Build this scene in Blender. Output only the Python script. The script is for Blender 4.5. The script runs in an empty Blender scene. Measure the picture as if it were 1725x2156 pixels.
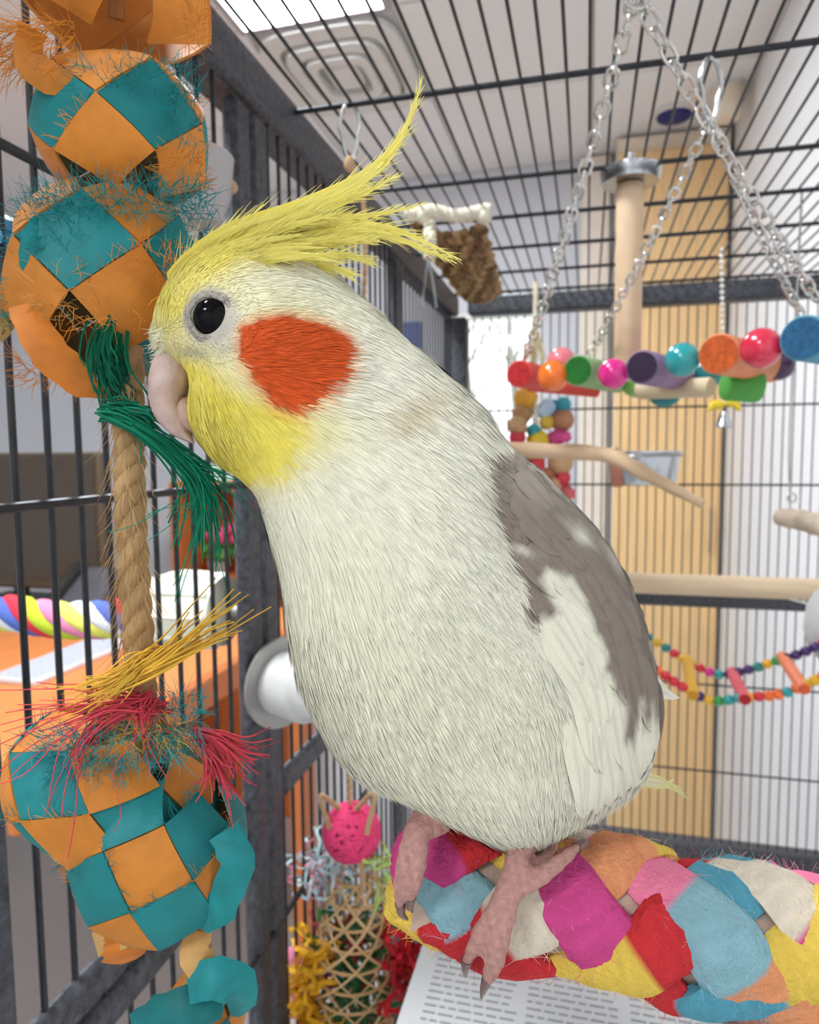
import bpy, math, random
import numpy as np
from mathutils import Vector, Matrix
from mathutils.bvhtree import BVHTree
from mathutils.geometry import delaunay_2d_cdt

# ------------------------------------------------------------------ camera, world, light
W, H, FPX = 1725.0, 2156.0, 1480.0
YAW, PITCH, ROLL = -14.2, -4.86, -0.47
_y, _p, _r = (math.radians(a) for a in (YAW, PITCH, ROLL))
FWD = np.array([math.sin(_y)*math.cos(_p), math.cos(_y)*math.cos(_p), math.sin(_p)])
_right = np.array([math.cos(_y), -math.sin(_y), 0.0]); _up = np.cross(_right, FWD)
RT = _right*math.cos(_r) + _up*math.sin(_r)
UP = _up*math.cos(_r) - _right*math.sin(_r)

scene = bpy.context.scene
cam_data = bpy.data.cameras.new('camera'); cam = bpy.data.objects.new('camera', cam_data)
scene.collection.objects.link(cam); scene.camera = cam
cam.matrix_world = Matrix(((RT[0], UP[0], -FWD[0], 0), (RT[1], UP[1], -FWD[1], 0), (RT[2], UP[2], -FWD[2], 0), (0, 0, 0, 1)))
cam_data.sensor_fit = 'HORIZONTAL'; cam_data.sensor_width = 36.0
cam_data.lens = 36.0*FPX/W
cam_data.clip_start = 0.01; cam_data.clip_end = 60
cam_data.dof.use_dof = True; cam_data.dof.focus_distance = 0.140; cam_data.dof.aperture_fstop = 33.0

world = bpy.data.worlds.new('world'); scene.world = world; world.use_nodes = True
bgn = world.node_tree.nodes['Background']
bgn.inputs[0].default_value = (0.975, 0.988, 1.0, 1); bgn.inputs[1].default_value = 0.95
scene.view_settings.view_transform = 'Standard'; scene.view_settings.look = 'None'
scene.view_settings.exposure = 1.3; scene.view_settings.gamma = 1.0
scene.view_settings.use_curve_mapping = False
scene.cycles.max_bounces = 6; scene.cycles.diffuse_bounces = 4; scene.cycles.glossy_bounces = 3; scene.cycles.use_adaptive_sampling = True; scene.cycles.adaptive_threshold = .06; scene.cycles.transparent_max_bounces = 16
scene.cycles.caustics_reflective = False; scene.cycles.caustics_refractive = False
scene.cycles.sample_clamp_indirect = 4.0
scene.cycles.use_denoising = True
PANEL_LIGHT = 20.0

# ------------------------------------------------------------------ pixel helpers
def ray(x, y): return FWD + RT*((x - W/2)/FPX) - UP*((y - H/2)/FPX)
def P(x, y, d): return ray(x, y)*d
def PX(x, y, X): r = ray(x, y); return r*(X/r[0])
def PY(x, y, Y): r = ray(x, y); return r*(Y/r[1])
def PZ(x, y, Z): r = ray(x, y); return r*(Z/r[2])
def proj(pts):
    pts = np.asarray(pts, float); d = pts@FWD
    return np.stack([W/2 + FPX*(pts@RT)/d, H/2 - FPX*(pts@UP)/d], -1)
def nrm(v): v = np.asarray(v, float); return v/max(1e-12, np.linalg.norm(v))
def nrms(v): return v/np.maximum(1e-12, np.linalg.norm(v, axis=-1, keepdims=True))

# ------------------------------------------------------------------ colours and materials
def lin(c):
    c = np.asarray(c, float)/255.0
    return np.where(c <= .04045, c/12.92, ((c + .055)/1.055)**2.4)
MATS = {}
def mat(name, col, rough=.5, metal=0.0, var=.10, scale=40.0, bump=0.0, bscale=300.0, col2=None, stretch=None, sheen=0.0, trans=0.0, coat=0.0):
    if name in MATS: return MATS[name]
    m = bpy.data.materials.new(name); m.use_nodes = True; nt = m.node_tree; N = nt.nodes; L = nt.links
    b = N['Principled BSDF']; b.inputs['Roughness'].default_value = rough; b.inputs['Metallic'].default_value = metal
    if sheen: b.inputs['Sheen Weight'].default_value = sheen
    if trans: b.inputs['Transmission Weight'].default_value = trans
    if coat: b.inputs['Coat Weight'].default_value = coat; b.inputs['Coat Roughness'].default_value = .12
    tc = N.new('ShaderNodeTexCoord'); mp = N.new('ShaderNodeMapping'); L.new(tc.outputs['Object'], mp.inputs[0])
    if stretch: mp.inputs['Scale'].default_value = stretch
    nz = N.new('ShaderNodeTexNoise'); nz.inputs['Scale'].default_value = scale; nz.inputs['Detail'].default_value = 4
    L.new(mp.outputs[0], nz.inputs['Vector'])
    cr = N.new('ShaderNodeValToRGB'); c = lin(col); c2 = lin(col2) if col2 is not None else c*(1 - 2.2*var)
    cr.color_ramp.elements[0].position = .32; cr.color_ramp.elements[1].position = .68
    cr.color_ramp.elements[0].color = (*np.clip(c2, 0, 1), 1); cr.color_ramp.elements[1].color = (*c, 1)
    L.new(nz.outputs['Fac'], cr.inputs[0]); L.new(cr.outputs[0], b.inputs['Base Color'])
    if bump:
        n2 = N.new('ShaderNodeTexNoise'); n2.inputs['Scale'].default_value = bscale; n2.inputs['Detail'].default_value = 3
        L.new(mp.outputs[0], n2.inputs['Vector'])
        bp = N.new('ShaderNodeBump'); bp.inputs['Strength'].default_value = bump; bp.inputs['Distance'].default_value = .002
        L.new(n2.outputs['Fac'], bp.inputs['Height']); L.new(bp.outputs[0], b.inputs['Normal'])
    MATS[name] = m; return m
def vmat(name, rough=.6, bump=0.0, bscale=400.0, nattr=0.0, spec=.5, trl=0.0, coat=0.0, lo=.90, hi=1.08):
    """colour read from the mesh's own 'Col' attribute; nattr blends in a stored smooth normal"""
    if name in MATS: return MATS[name]
    m = bpy.data.materials.new(name); m.use_nodes = True; nt = m.node_tree; N = nt.nodes; L = nt.links
    b = N['Principled BSDF']; b.inputs['Roughness'].default_value = rough; b.inputs['Specular IOR Level'].default_value = spec
    if coat: b.inputs['Coat Weight'].default_value = coat
    a = N.new('ShaderNodeAttribute'); a.attribute_name = 'Col'
    nz = N.new('ShaderNodeTexNoise'); nz.inputs['Scale'].default_value = bscale; nz.inputs['Detail'].default_value = 3
    tc = N.new('ShaderNodeTexCoord'); L.new(tc.outputs['Object'], nz.inputs['Vector'])
    mr = N.new('ShaderNodeMapRange'); mr.inputs[3].default_value = lo; mr.inputs[4].default_value = hi
    L.new(nz.outputs['Fac'], mr.inputs[0])
    mx = N.new('ShaderNodeVectorMath'); mx.operation = 'SCALE'; L.new(a.outputs['Color'], mx.inputs[0]); L.new(mr.outputs[0], mx.inputs['Scale'])
    L.new(mx.outputs[0], b.inputs['Base Color'])
    nsock = None
    if nattr:
        an = N.new('ShaderNodeAttribute'); an.attribute_name = 'SN'; g = N.new('ShaderNodeNewGeometry')
        mv = N.new('ShaderNodeMix'); mv.data_type = 'VECTOR'; mv.inputs[0].default_value = nattr
        L.new(g.outputs['Normal'], mv.inputs[4]); L.new(an.outputs['Vector'], mv.inputs[5])
        nn = N.new('ShaderNodeVectorMath'); nn.operation = 'NORMALIZE'; L.new(mv.outputs[1], nn.inputs[0]); nsock = nn.outputs[0]
        L.new(nsock, b.inputs['Normal'])
    if bump:
        bp = N.new('ShaderNodeBump'); bp.inputs['Strength'].default_value = bump; bp.inputs['Distance'].default_value = .001
        L.new(nz.outputs['Fac'], bp.inputs['Height'])
        if nsock: L.new(nsock, bp.inputs['Normal'])
        L.new(bp.outputs[0], b.inputs['Normal'])
    if trl:
        tr = N.new('ShaderNodeBsdfTranslucent'); L.new(mx.outputs[0], tr.inputs[0]); ms = N.new('ShaderNodeMixShader'); ms.inputs[0].default_value = trl
        L.new(b.outputs[0], ms.inputs[1]); L.new(tr.outputs[0], ms.inputs[2]); L.new(ms.outputs[0], N['Material Output'].inputs[0])
    MATS[name] = m; return m
def emat(name, col, strength):
    m = bpy.data.materials.new(name); m.use_nodes = True; b = m.node_tree.nodes['Principled BSDF']
    b.inputs['Base Color'].default_value = (*lin(col), 1); b.inputs['Emission Color'].default_value = (*lin(col), 1)
    b.inputs['Emission Strength'].default_value = strength; MATS[name] = m; return m
def glass(name, col=(252, 253, 254), alpha=.05):
    m = bpy.data.materials.new(name); m.use_nodes = True; nt = m.node_tree; N = nt.nodes; L = nt.links
    t = N.new('ShaderNodeBsdfTransparent'); t.inputs[0].default_value = (*lin(col), 1); g = N.new('ShaderNodeBsdfGlossy'); g.inputs['Roughness'].default_value = .05
    mx = N.new('ShaderNodeMixShader'); mx.inputs[0].default_value = alpha; L.new(t.outputs[0], mx.inputs[1]); L.new(g.outputs[0], mx.inputs[2])
    L.new(mx.outputs[0], N['Material Output'].inputs[0]); MATS[name] = m; return m

# ------------------------------------------------------------------ mesh builder
def frames(path):
    path = np.asarray(path, float); n = len(path)
    t = np.empty_like(path); t[1:-1] = path[2:] - path[:-2]; t[0] = path[1] - path[0]; t[-1] = path[-1] - path[-2]; t = nrms(t)
    ref = np.array([0, 0, 1.0]) if abs(t[0][2]) < .9 else np.array([1.0, 0, 0])
    u = nrm(np.cross(t[0], ref)); us = [u]
    for i in range(1, n):
        u = us[-1] - t[i]*np.dot(us[-1], t[i]); us.append(nrm(u))
    us = np.array(us); return t, us, np.cross(t, us)
def spline(pts, n=40, closed=False):
    pts = np.asarray(pts, float); k = len(pts)
    if closed: ext = np.vstack([pts[-1], pts, pts[0], pts[1]]); segs = k
    else: ext = np.vstack([2*pts[0] - pts[1], pts, 2*pts[-1] - pts[-2]]); segs = k - 1
    ts = np.linspace(0, segs, n, endpoint=not closed); out = []
    for t in ts:
        i = min(int(t), segs - 1); f = t - i; a, b, c, d = ext[i:i + 4]
        out.append(.5*(2*b + (c - a)*f + (2*a - 5*b + 4*c - d)*f*f + (3*b - a - 3*c + d)*f**3))
    return np.array(out)

class MB:
    def __init__(s): s.v = []; s.f = []; s.c = []; s.n = 0; s.sn = []
    def add(s, v, f, col=None, sn=None):
        v = np.asarray(v, float).reshape(-1, 3); o = s.n; s.v.append(v); s.n += len(v)
        s.f.extend([tuple(i + o for i in q) for q in f])
        c = np.array([.8, .8, .8]) if col is None else np.asarray(col, float)
        s.c.append(np.broadcast_to(c, (len(v), 3)) if c.ndim == 1 else c)
        if sn is not None: s.sn.append(np.asarray(sn, float))
        return s
    def tube(s, path, rad, n=8, col=None, flat=None, cap=True, closed=False):
        path = np.asarray(path, float); m = len(path); rad = np.broadcast_to(np.asarray(rad, float), (m,))
        t, u, w = frames(path); a = np.linspace(0, 2*np.pi, n, endpoint=False)
        fl = 1.0 if flat is None else flat
        ring = path[:, None] + rad[:, None, None]*(np.cos(a)[None, :, None]*u[:, None] + fl*np.sin(a)[None, :, None]*w[:, None])
        f = []; last = m if closed else m - 1
        for i in range(last):
            j = (i + 1) % m
            for k in range(n): k2 = (k + 1) % n; f.append((i*n + k, i*n + k2, j*n + k2, j*n + k))
        if cap and not closed: f.append(tuple(range(n - 1, -1, -1))); f.append(tuple((m - 1)*n + k for k in range(n)))
        c = col
        if col is not None and np.ndim(col) == 2: c = np.repeat(np.asarray(col, float), n, axis=0)
        return s.add(ring.reshape(-1, 3), f, c)
    def cyl(s, a, b, r, r2=None, n=16, col=None, bev=0.0):
        a = np.asarray(a, float); b = np.asarray(b, float); r2 = r if r2 is None else r2
        if bev:
            d = nrm(b - a)
            return s.tube([a, a + d*bev*.3, a + d*bev, b - d*bev, b - d*bev*.3, b], [r - bev, r - bev*.3, r, r2, r2 - bev*.3, r2 - bev], n, col)
        return s.tube([a, b], [r, r2], n, col)
    def box(s, c, size, rot=None, col=None, bev=0.0):
        h = np.asarray(size, float)/2; R = np.eye(3) if rot is None else np.asarray(rot, float)
        if bev:
            b = min(bev, *(h*.9)); vs = []; 
            for sx in (-1, 1):
                for sy in (-1, 1):
                    for sz in (-1, 1):
                        q = np.array([sx, sy, sz])
                        for ax in range(3):
                            e = h - b; e = e.copy(); e[ax] = h[ax]; vs.append(q*e)
            # bevelled box as convex hull
            import bmesh
            bm = bmesh.new()
            for p in vs: bm.verts.new(p)
            bmesh.ops.convex_hull(bm, input=bm.verts)
            bm.verts.ensure_lookup_table(); bm.verts.index_update()
            v = np.array([p.co[:] for p in bm.verts]); f = [tuple(x.index for x in q.verts) for q in bm.faces]; bm.free()
            return s.add(v@R.T + np.asarray(c, float), f, col)
        v = np.array([[x, y, z] for x in (-1, 1) for y in (-1, 1) for z in (-1, 1)])*h
        f = [(0, 1, 3, 2), (4, 6, 7, 5), (0, 4, 5, 1), (2, 3, 7, 6), (0, 2, 6, 4), (1, 5, 7, 3)]
        return s.add(v@R.T + np.asarray(c, float), f, col)
    def sphere(s, c, r, nu=18, nv=12, axes=None, col=None):
        A = np.eye(3) if axes is None else np.asarray(axes, float); r = np.broadcast_to(np.asarray(r, float), (3,))
        v = [[0, 0, 1]]
        for i in range(1, nv):
            ph = math.pi*i/nv
            for j in range(nu): th = 2*math.pi*j/nu; v.append([math.sin(ph)*math.cos(th), math.sin(ph)*math.sin(th), math.cos(ph)])
        v.append([0, 0, -1]); f = []
        for j in range(nu): f.append((0, 1 + j, 1 + (j + 1) % nu))
        for i in range(nv - 2):
            for j in range(nu): a = 1 + i*nu; b = a + nu; j2 = (j + 1) % nu; f.append((a + j, b + j, b + j2, a + j2))
        l = 1 + (nv - 2)*nu; e = len(v) - 1
        for j in range(nu): f.append((l + j, e, l + (j + 1) % nu))
        return s.add((np.array(v)*r)@A + np.asarray(c, float), f, col)
    def lathe(s, prof, o, axis=(0, 0, 1), n=28, col=None):
        ax = nrm(axis); ref = np.array([0, 0, 1.]) if abs(ax[2]) < .9 else np.array([1., 0, 0]); u = nrm(np.cross(ax, ref)); w = np.cross(ax, u)
        v = []; f = []; m = len(prof)
        for r, h in prof:
            for k in range(n): a = 2*math.pi*k/n; v.append(np.asarray(o) + ax*h + r*(math.cos(a)*u + math.sin(a)*w))
        for i in range(m - 1):
            for k in range(n): k2 = (k + 1) % n; f.append((i*n + k, i*n + k2, (i + 1)*n + k2, (i + 1)*n + k))
        f.append(tuple(range(n - 1, -1, -1))); f.append(tuple((m - 1)*n + k for k in range(n)))
        return s.add(v, f, col)
    def fibers(s, roots, dirs, length, r, col, seg=5, curl=.25, grav=0.0, rng=None, taper=.4):
        rng = rng or np.random.default_rng(1)
        for q, d in zip(roots, dirs):
            L = length*rng.uniform(.55, 1.15); d = nrm(d); p = np.asarray(q, float); path = [p]
            w = rng.normal(size=3)*curl
            for k in range(seg):
                d = nrm(d + w/seg + rng.normal(size=3)*curl*.3 + np.array([0, 0, -grav/seg])); p = p + d*L/seg; path.append(p)
            cc = np.clip(np.asarray(col)*rng.uniform(.8, 1.2), 0, 1)
            s.tube(path, np.linspace(r, r*taper, seg + 1), 3, cc, cap=False)
        return s
    def mesh(s, name, m, off=None, smooth=True):
        V = np.concatenate(s.v); 
        if off is not None: V = V - np.asarray(off)
        me = bpy.data.meshes.new(name); me.from_pydata(V.tolist(), [], s.f); me.update()
        a = me.color_attributes.new('Col', 'FLOAT_COLOR', 'POINT'); C = np.concatenate(s.c); C4 = np.ones((len(V), 4)); C4[:, :3] = C
        a.data.foreach_set('color', C4.ravel())
        if s.sn:
            b = me.attributes.new('SN', 'FLOAT_VECTOR', 'POINT'); b.data.foreach_set('vector', np.concatenate(s.sn).ravel())
        me.materials.append(m)
        if smooth:
            me.polygons.foreach_set('use_smooth', np.ones(len(me.polygons), bool))
            try: me.set_sharp_from_angle(angle=math.radians(42))
            except Exception: pass
        return me

COL = scene.collection
LOC = {}
def setp(o, label=None, cat=None, group=None, kind=None):
    if label: o['label'] = label
    if cat: o['category'] = cat
    if group: o['group'] = group
    if kind: o['kind'] = kind
    return o
def empty(name, loc, label=None, cat=None, group=None, kind=None):
    o = bpy.data.objects.new(name, None); o.empty_display_size = .01; o.location = tuple(loc); COL.objects.link(o)
    LOC[o.name] = np.asarray(loc, float); return setp(o, label, cat, group, kind)
def link(name, me, parent, local_off=None):
    o = bpy.data.objects.new(name, me); COL.objects.link(o)
    if parent is not None: o.parent = parent; LOC[o.name] = LOC[parent.name]
    else: LOC[o.name] = np.zeros(3)
    return o
def part(name, mb, m, parent, smooth=True, label=None, kind=None):
    o = link(name, mb.mesh(name, m, LOC[parent.name], smooth), parent)
    return setp(o, label, kind=kind)
def solo(name, mb, m, label, cat, group=None, smooth=True):
    V = np.concatenate(mb.v); c = V.mean(0); c[2] = V[:, 2].min()
    o = bpy.data.objects.new(name, mb.mesh(name, m, c, smooth)); o.location = tuple(c); COL.objects.link(o); LOC[o.name] = c
    return setp(o, label, cat, group)
def struct(name, mb, m, smooth=False):
    o = link(name, mb.mesh(name, m, None, smooth), None); o['kind'] = 'structure'; return o
def inst(name, me, M, parent, label=None):
    o = bpy.data.objects.new(name, me); COL.objects.link(o); o.parent = parent; LOC[o.name] = LOC[parent.name]
    o.matrix_local = Matrix.Translation(-Vector(LOC[parent.name])) @ M
    return setp(o, label)
def frameM(o, x, y, z, s=1.0):
    M = Matrix.Identity(4)
    for i in range(3): M[i][0] = x[i]*s; M[i][1] = y[i]*s; M[i][2] = z[i]*s; M[i][3] = o[i]
    return M
def basis(axis):
    z = nrm(axis); ref = np.array([0, 0, 1.]) if abs(z[2]) < .9 else np.array([1., 0, 0]); x = nrm(np.cross(ref, z)); return x, np.cross(z, x), z
RNG = np.random.default_rng(7); random.seed(7)
# ------------------------------------------------------------------ the room
CEIL, FLOORZ, YB, XR, XL = 1.31, -1.95, 3.39, 0.56, -3.6
m_ceil = mat('ceiling_tile', (238, 238, 237), .9, var=.03, scale=120, bump=.15, bscale=90)
m_wall = mat('wall_paint', (244, 245, 246), .85, var=.02, scale=3)
m_wallg = mat('wall_paint_grey', (212, 215, 221), .85, var=.02, scale=3)
m_floor = mat('speckled_floor', (206, 204, 200), .6, var=.18, scale=160)
m_tbar = mat('tile_joint', (196, 195, 192), .8, var=.02)
st = struct('floor', MB().box((-1.5, .42, FLOORZ - .03), (4.4, 6.2, .06)), m_floor)
ce = struct('ceiling', MB().box((-1.5, .42, CEIL + .04), (4.4, 6.2, .06)), m_tbar)
# ceiling panels: light tiles, one lamp panel and one air-conditioning cassette take tile places
TX = [-3.6, -2.98, -2.36, -1.74, -1.06, -.575, .0, .56]
TY = [-2.6, -1.9, -1.29, -.85, -.2, .42, 1.04, 1.50, 2.11, 2.68, 3.39]
LAMPS = [(4, 7), (4, 4), (4, 1)]          # one row of ceiling lamps: the panel in view and the next two towards and behind the camera, seen as the row of glints in the eye
for i in range(len(TX) - 1):
    for j in range(len(TY) - 1):
        if (i, j) in LAMPS or (i, j) == (4, 8): continue
        x0, x1, y0, y1 = TX[i], TX[i + 1], TY[j], TY[j + 1]
        g = .005
        mb = MB().box(((x0 + x1)/2, (y0 + y1)/2, CEIL + .006), (x1 - x0 - 2*g, y1 - y0 - 2*g, .012))
        o = part('ceiling_panel', mb, m_ceil, ce, smooth=False)
m_lampon = emat('lamp_diffuser', (243, 249, 255), PANEL_LIGHT)
m_lampfr = mat('lamp_frame', (170, 165, 168), .5, var=.03)
def ceiling_lamp(name, x0, x1, y0, y1, label):
    r = empty(name, ((x0 + x1)/2, (y0 + y1)/2, CEIL - .012), label, 'ceiling lamp')
    part('diffuser', MB().box(((x0 + x1)/2, (y0 + y1)/2, CEIL - .002), (x1 - x0 - .03, y1 - y0 - .03, .012)), m_lampon, r, False, label='glowing white diffuser')
    fr = MB()
    for (cx, cy, sx, sy) in (((x0 + x1)/2, y0 + .01, x1 - x0, .02), ((x0 + x1)/2, y1 - .01, x1 - x0, .02), (x0 + .01, (y0 + y1)/2, .02, y1 - y0 - .04), (x1 - .01, (y0 + y1)/2, .02, y1 - y0 - .04)):
        fr.box((cx, cy, CEIL - .005), (sx, sy, .022))
    part('frame', fr, m_lampfr, r, False); return r
for i, j in LAMPS:
    ceiling_lamp('ceiling_lamp' if j == 7 else 'ceiling_lamp_offscreen', TX[i], TX[i + 1], TY[j], TY[j + 1],
                 {7: 'glowing square ceiling lamp panel beside the air vent unit', 4: 'lit square ceiling lamp panel over the left side of the cage', 1: 'lit square ceiling lamp panel nearest the wall facing the cage'}[j])
# air-conditioning cassette: stepped square rings round a dark intake
m_ac = mat('vent_plastic', (222, 221, 216), .5, var=.03, scale=5)
AX, AY = -.82, 2.40
ac = empty('air_conditioner', (AX, AY, CEIL - .05), 'off-white square ceiling air vent unit with stepped louvres', 'air vent')
def ringsq(w, h, z0, z1, t, r=.06):
    mb = MB(); n = 40; pts = []
    for a in np.linspace(0, 2*np.pi, n, endpoint=False):
        c, s_ = math.cos(a), math.sin(a); k = 5.0
        q = (abs(c)**k + abs(s_)**k)**(-1/k); pts.append((c*q, s_*q))
    pts = np.array(pts); vs = []
    for (sc, z) in ((1, z0), (1, z1), (1 - t/w, z1), (1 - t/w, z0)):
        vs.append(np.c_[AX + pts[:, 0]*w*sc, AY + pts[:, 1]*h*sc, np.full(n, z)])
    f = []
    for i in range(4):
        for k in range(n): k2 = (k + 1) % n; f.append((i*n + k, i*n + k2, ((i + 1) % 4)*n + k2, ((i + 1) % 4)*n + k))
    return mb.add(np.concatenate(vs), f)
part('outer_bezel', ringsq(.235, .275, CEIL, CEIL - .022, .055), m_ac, ac)
part('louvre', ringsq(.165, .195, CEIL + .01, CEIL - .032, .040), m_ac, ac)
part('louvre', ringsq(.110, .135, CEIL + .01, CEIL - .040, .030), m_ac, ac)
part('center_cap', MB().box((AX, AY, CEIL - .012), (.12, .15, .05), bev=.015), m_ac, ac)
part('intake', MB().box((AX, AY, CEIL + .006), (.40, .46, .006)), m_ac, ac, False, label='recessed intake panel')
# back wall with a window opening
wx0, wx1, wz0, wz1 = -.62, -.21, -.05, .66
mb = MB()
mb.box(((XL + wx0)/2, YB + .06, 0), (wx0 - XL, .12, 4.0)); mb.box(((wx1 + XR)/2, YB + .06, 0), (XR - wx1, .12, 4.0))
mb.box(((wx0 + wx1)/2, YB + .06, (wz1 + 1.4)/2), (wx1 - wx0, .12, 1.4 - wz1)); mb.box(((wx0 + wx1)/2, YB + .06, (wz0 - 2.0)/2), (wx1 - wx0, .12, wz0 + 2.0))
struct('wall_back', mb, m_wallg)
struct('wall_right', MB().box((XR + .05, .42, 0), (.1, 6.2, 4.0)), m_wall)
struct('wall_left', MB().box((XL - .05, .42, 0), (.1, 6.2, 4.0)), m_wall)
struct('wall_front', MB().box((-1.5, -2.65, 0), (4.4, .1, 4.0)), m_wall)
wfr = MB()
for c, sz in ((((wx0 + wx1)/2, YB + .03, wz0 + .015), (wx1 - wx0, .05, .03)), (((wx0 + wx1)/2, YB + .03, wz1 - .015), (wx1 - wx0, .05, .03)),
              ((wx0 + .015, YB + .03, (wz0 + wz1)/2), (.03, .05, wz1 - wz0 - .06)), ((wx1 - .015, YB + .03, (wz0 + wz1)/2), (.03, .05, wz1 - wz0 - .06))):
    wfr.box(c, sz)
win = struct('window_1', wfr, mat('window_frame_white', (236, 236, 236), .5, var=.02))
p_ = part('pane', MB().box(((wx0 + wx1)/2, YB + .03, (wz0 + wz1)/2), (wx1 - wx0 - .06, .004, wz1 - wz0 - .06)), glass('window_glass'), win, False)
struct('trim_1', MB().box((.02, YB - .025, -.32), (.12, .05, 3.24)), mat('trim_cream', (242, 232, 218), .6, var=.03))
# outdoors behind the window
solo('lawn', MB().box((-1, 8, -.622), (9, 8, .1)), mat('grass', (140, 196, 110), .9, var=.15, scale=6), 'bright green lawn outside the window', 'lawn', smooth=False)
rg = np.random.default_rng(4)
for k, (tx, ty) in enumerate(((-1.05, 6.2), (-.72, 7.0), (-1.3, 7.6))):
    t = empty('bare_tree', (tx, ty, -.57), 'pale bare tree outside the window, %s' % ('thickest of the three', 'middle of the three', 'farthest over the lawn')[k], 'tree', 'trees outside')
    path = np.array([[tx, ty, -.57], [tx + .04, ty, .3], [tx - .03, ty, 1.2], [tx + .06, ty, 2.4]])
    part('trunk', MB().tube(spline(path, 14), np.linspace(.05, .02, 14), 8), mat('bark', (168, 164, 158), .9), t)
    for q in range(6):
        z = rg.uniform(.2, 1.6); s_ = rg.choice((-1, 1))
        part('branch', MB().tube(spline([[tx, ty, z], [tx + s_*.15, ty, z + .25], [tx + s_*.35, ty + .05, z + .6]], 8), np.linspace(.016, .005, 8), 6), MATS['bark'], t)

# tall wooden cabinet against the back wall
m_oak = mat('pale_oak', (246, 206, 148), .55, var=.07, scale=7, stretch=(9, 9, .5), bump=.05, bscale=30)
m_cream = mat('cream_edge', (244, 228, 205), .6, var=.03)
cb = empty('tall_cabinet', (.32, 3.25, FLOORZ), 'tall pale orange wood cabinet reaching the ceiling behind the cage', 'cabinet')
part('door', MB().box((.325, 3.165, -.335), (.425, .025, 3.13), bev=.006), m_oak, cb, False)
part('body', MB().box((.325, 3.278, -.325), (.44, .20, 3.24)), m_cream, cb, False, label='cream cabinet body')
part('handle', MB().tube([(.50, 3.152, -.25), (.50, 3.125, -.25), (.50, 3.125, -.42), (.50, 3.152, -.42)], .005, 8), mat('chrome', (205, 205, 208), .18, 1.0, var=.03), cb)
bl = empty('ceiling_light_blue', (.31, 3.02, CEIL - .03), 'round blue ceiling fixture above the wood cabinet', 'light fixture')
part('rim', MB().lathe([(.080, 0), (.080, -.012), (.069, -.016)], (.31, 3.02, CEIL)), m_ac, bl)
part('lens', MB().lathe([(.068, -.012), (.062, -.026), (.04, -.035), (.0, -.038)], (.31, 3.02, CEIL)), mat('blue_lens', (18, 36, 124), .5, var=.2, scale=30), bl, label='deep blue lens')
sd = empty('ceiling_camera', (.475, 2.86, CEIL - .12), 'cream cylindrical fixture under the ceiling by the right wall', 'fixture')
part('body', MB().lathe([(.045, 0), (.05, -.02), (.05, -.1), (.04, -.12)], (.475, 2.86, CEIL)), m_cream, sd)
part('cap', MB().lathe([(.058, 0), (.058, -.014)], (.475, 2.86, CEIL)), m_ac, sd)
# poster on the right wall, bright colours at the frame's edge
po = empty('poster', (XR - .012, 1.45, .55), 'bright poster with blue, yellow and orange bands on the right wall', 'poster')
for k, (z0, z1, c) in enumerate(((.99, 1.25, (168, 196, 240)), (.86, .99, (250, 222, 130)), (.72, .86, (244, 176, 96)), (.55, .72, (150, 175, 235)))):
    part('colour_band', MB().box((XR - .004, 1.45, (z0 + z1)/2), (.006, .6, z1 - z0)), mat('poster_%d' % k, c, .7, var=.03), po, False)
po2 = solo('notice_board', MB().box((-.85, YB - .012, .50), (.12, .012, .26), bev=.004), mat('notice_blue', (110, 124, 178), .7, var=.06), 'blue notice sheet on the grey back wall by the window', 'notice', smooth=False)

# ------------------------------------------------------------------ desk side of the room, seen through the left cage wall
m_desk = mat('orange_desk_wood', (240, 148, 84), .4, var=.05, scale=6, stretch=(3, .6, 3))
m_deskd = mat('orange_desk_edge', (214, 122, 62), .45, var=.06, scale=6)
m_white = mat('white_plastic', (218, 219, 222), .4, var=.02)
m_black = mat('black_plastic', (30, 29, 28), .5, var=.1)
dk = empty('desk', (-1.75, 1.75, FLOORZ), 'orange wooden desk with a keyboard on it beyond the left bars', 'desk')
part('top', MB().box((-1.75, 1.75, -.615), (1.5, 1.5, .03), bev=.006), m_desk, dk, False)
part('edge_strip', MB().box((-1.0, 1.75, -.645), (.03, 1.5, .09), bev=.008), m_deskd, dk, False)
for lx, ly in ((-1.95, 1.05), (-1.04, 2.45), (-2.44, 1.05), (-2.44, 1.95)):
    part('leg', MB().box((lx, ly, (-.63 + FLOORZ)/2), (.05, .05, -.63 - FLOORZ)), m_deskd, dk, False)
kb = empty('keyboard', (-1.46, 1.72, -.60), 'white flat computer keyboard lying on the orange desk', 'keyboard')
part('case', MB().box((-1.46, 1.72, -.592), (.155, .46, .016), bev=.004), m_white, kb, False)
km = MB().box((0, 0, 0), (.022, .022, .006), bev=.003).mesh('key', mat('key_white', (205, 208, 216), .5, var=.02), None, False)
for r_ in range(5):
    for c_ in range(15):
        inst('key', km, Matrix.Translation((-1.46 - .054 + r_*.027, 1.72 - .20 + c_*.0285, -.5815)), kb)
mn = empty('monitor', (-2.20, 2.28, -.60), 'large dark monitor standing on the orange desk', 'monitor')
part('case', MB().box((-2.30, 2.42, -.27), (.86, .05, .56), bev=.012), mat('monitor_bronze', (88, 76, 58), .45, var=.04, scale=40), mn, False)
part('screen', MB().box((-2.30, 2.392, -.255), (.82, .006, .50)), mat('screen_dark', (70, 63, 52), .3, var=.03, scale=40), mn, False, label='dark glossy screen')
part('stand', MB().cyl((-2.30, 2.43, -.60), (-2.30, 2.43, -.5), .03), m_black, mn)
part('foot', MB().box((-2.30, 2.42, -.594), (.3, .2, .012), bev=.004), m_black, mn, False)
ph = empty('desk_phone', (-1.78, 2.13, -.60), 'dark grey wedge-shaped telephone beside the monitor', 'telephone')
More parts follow.
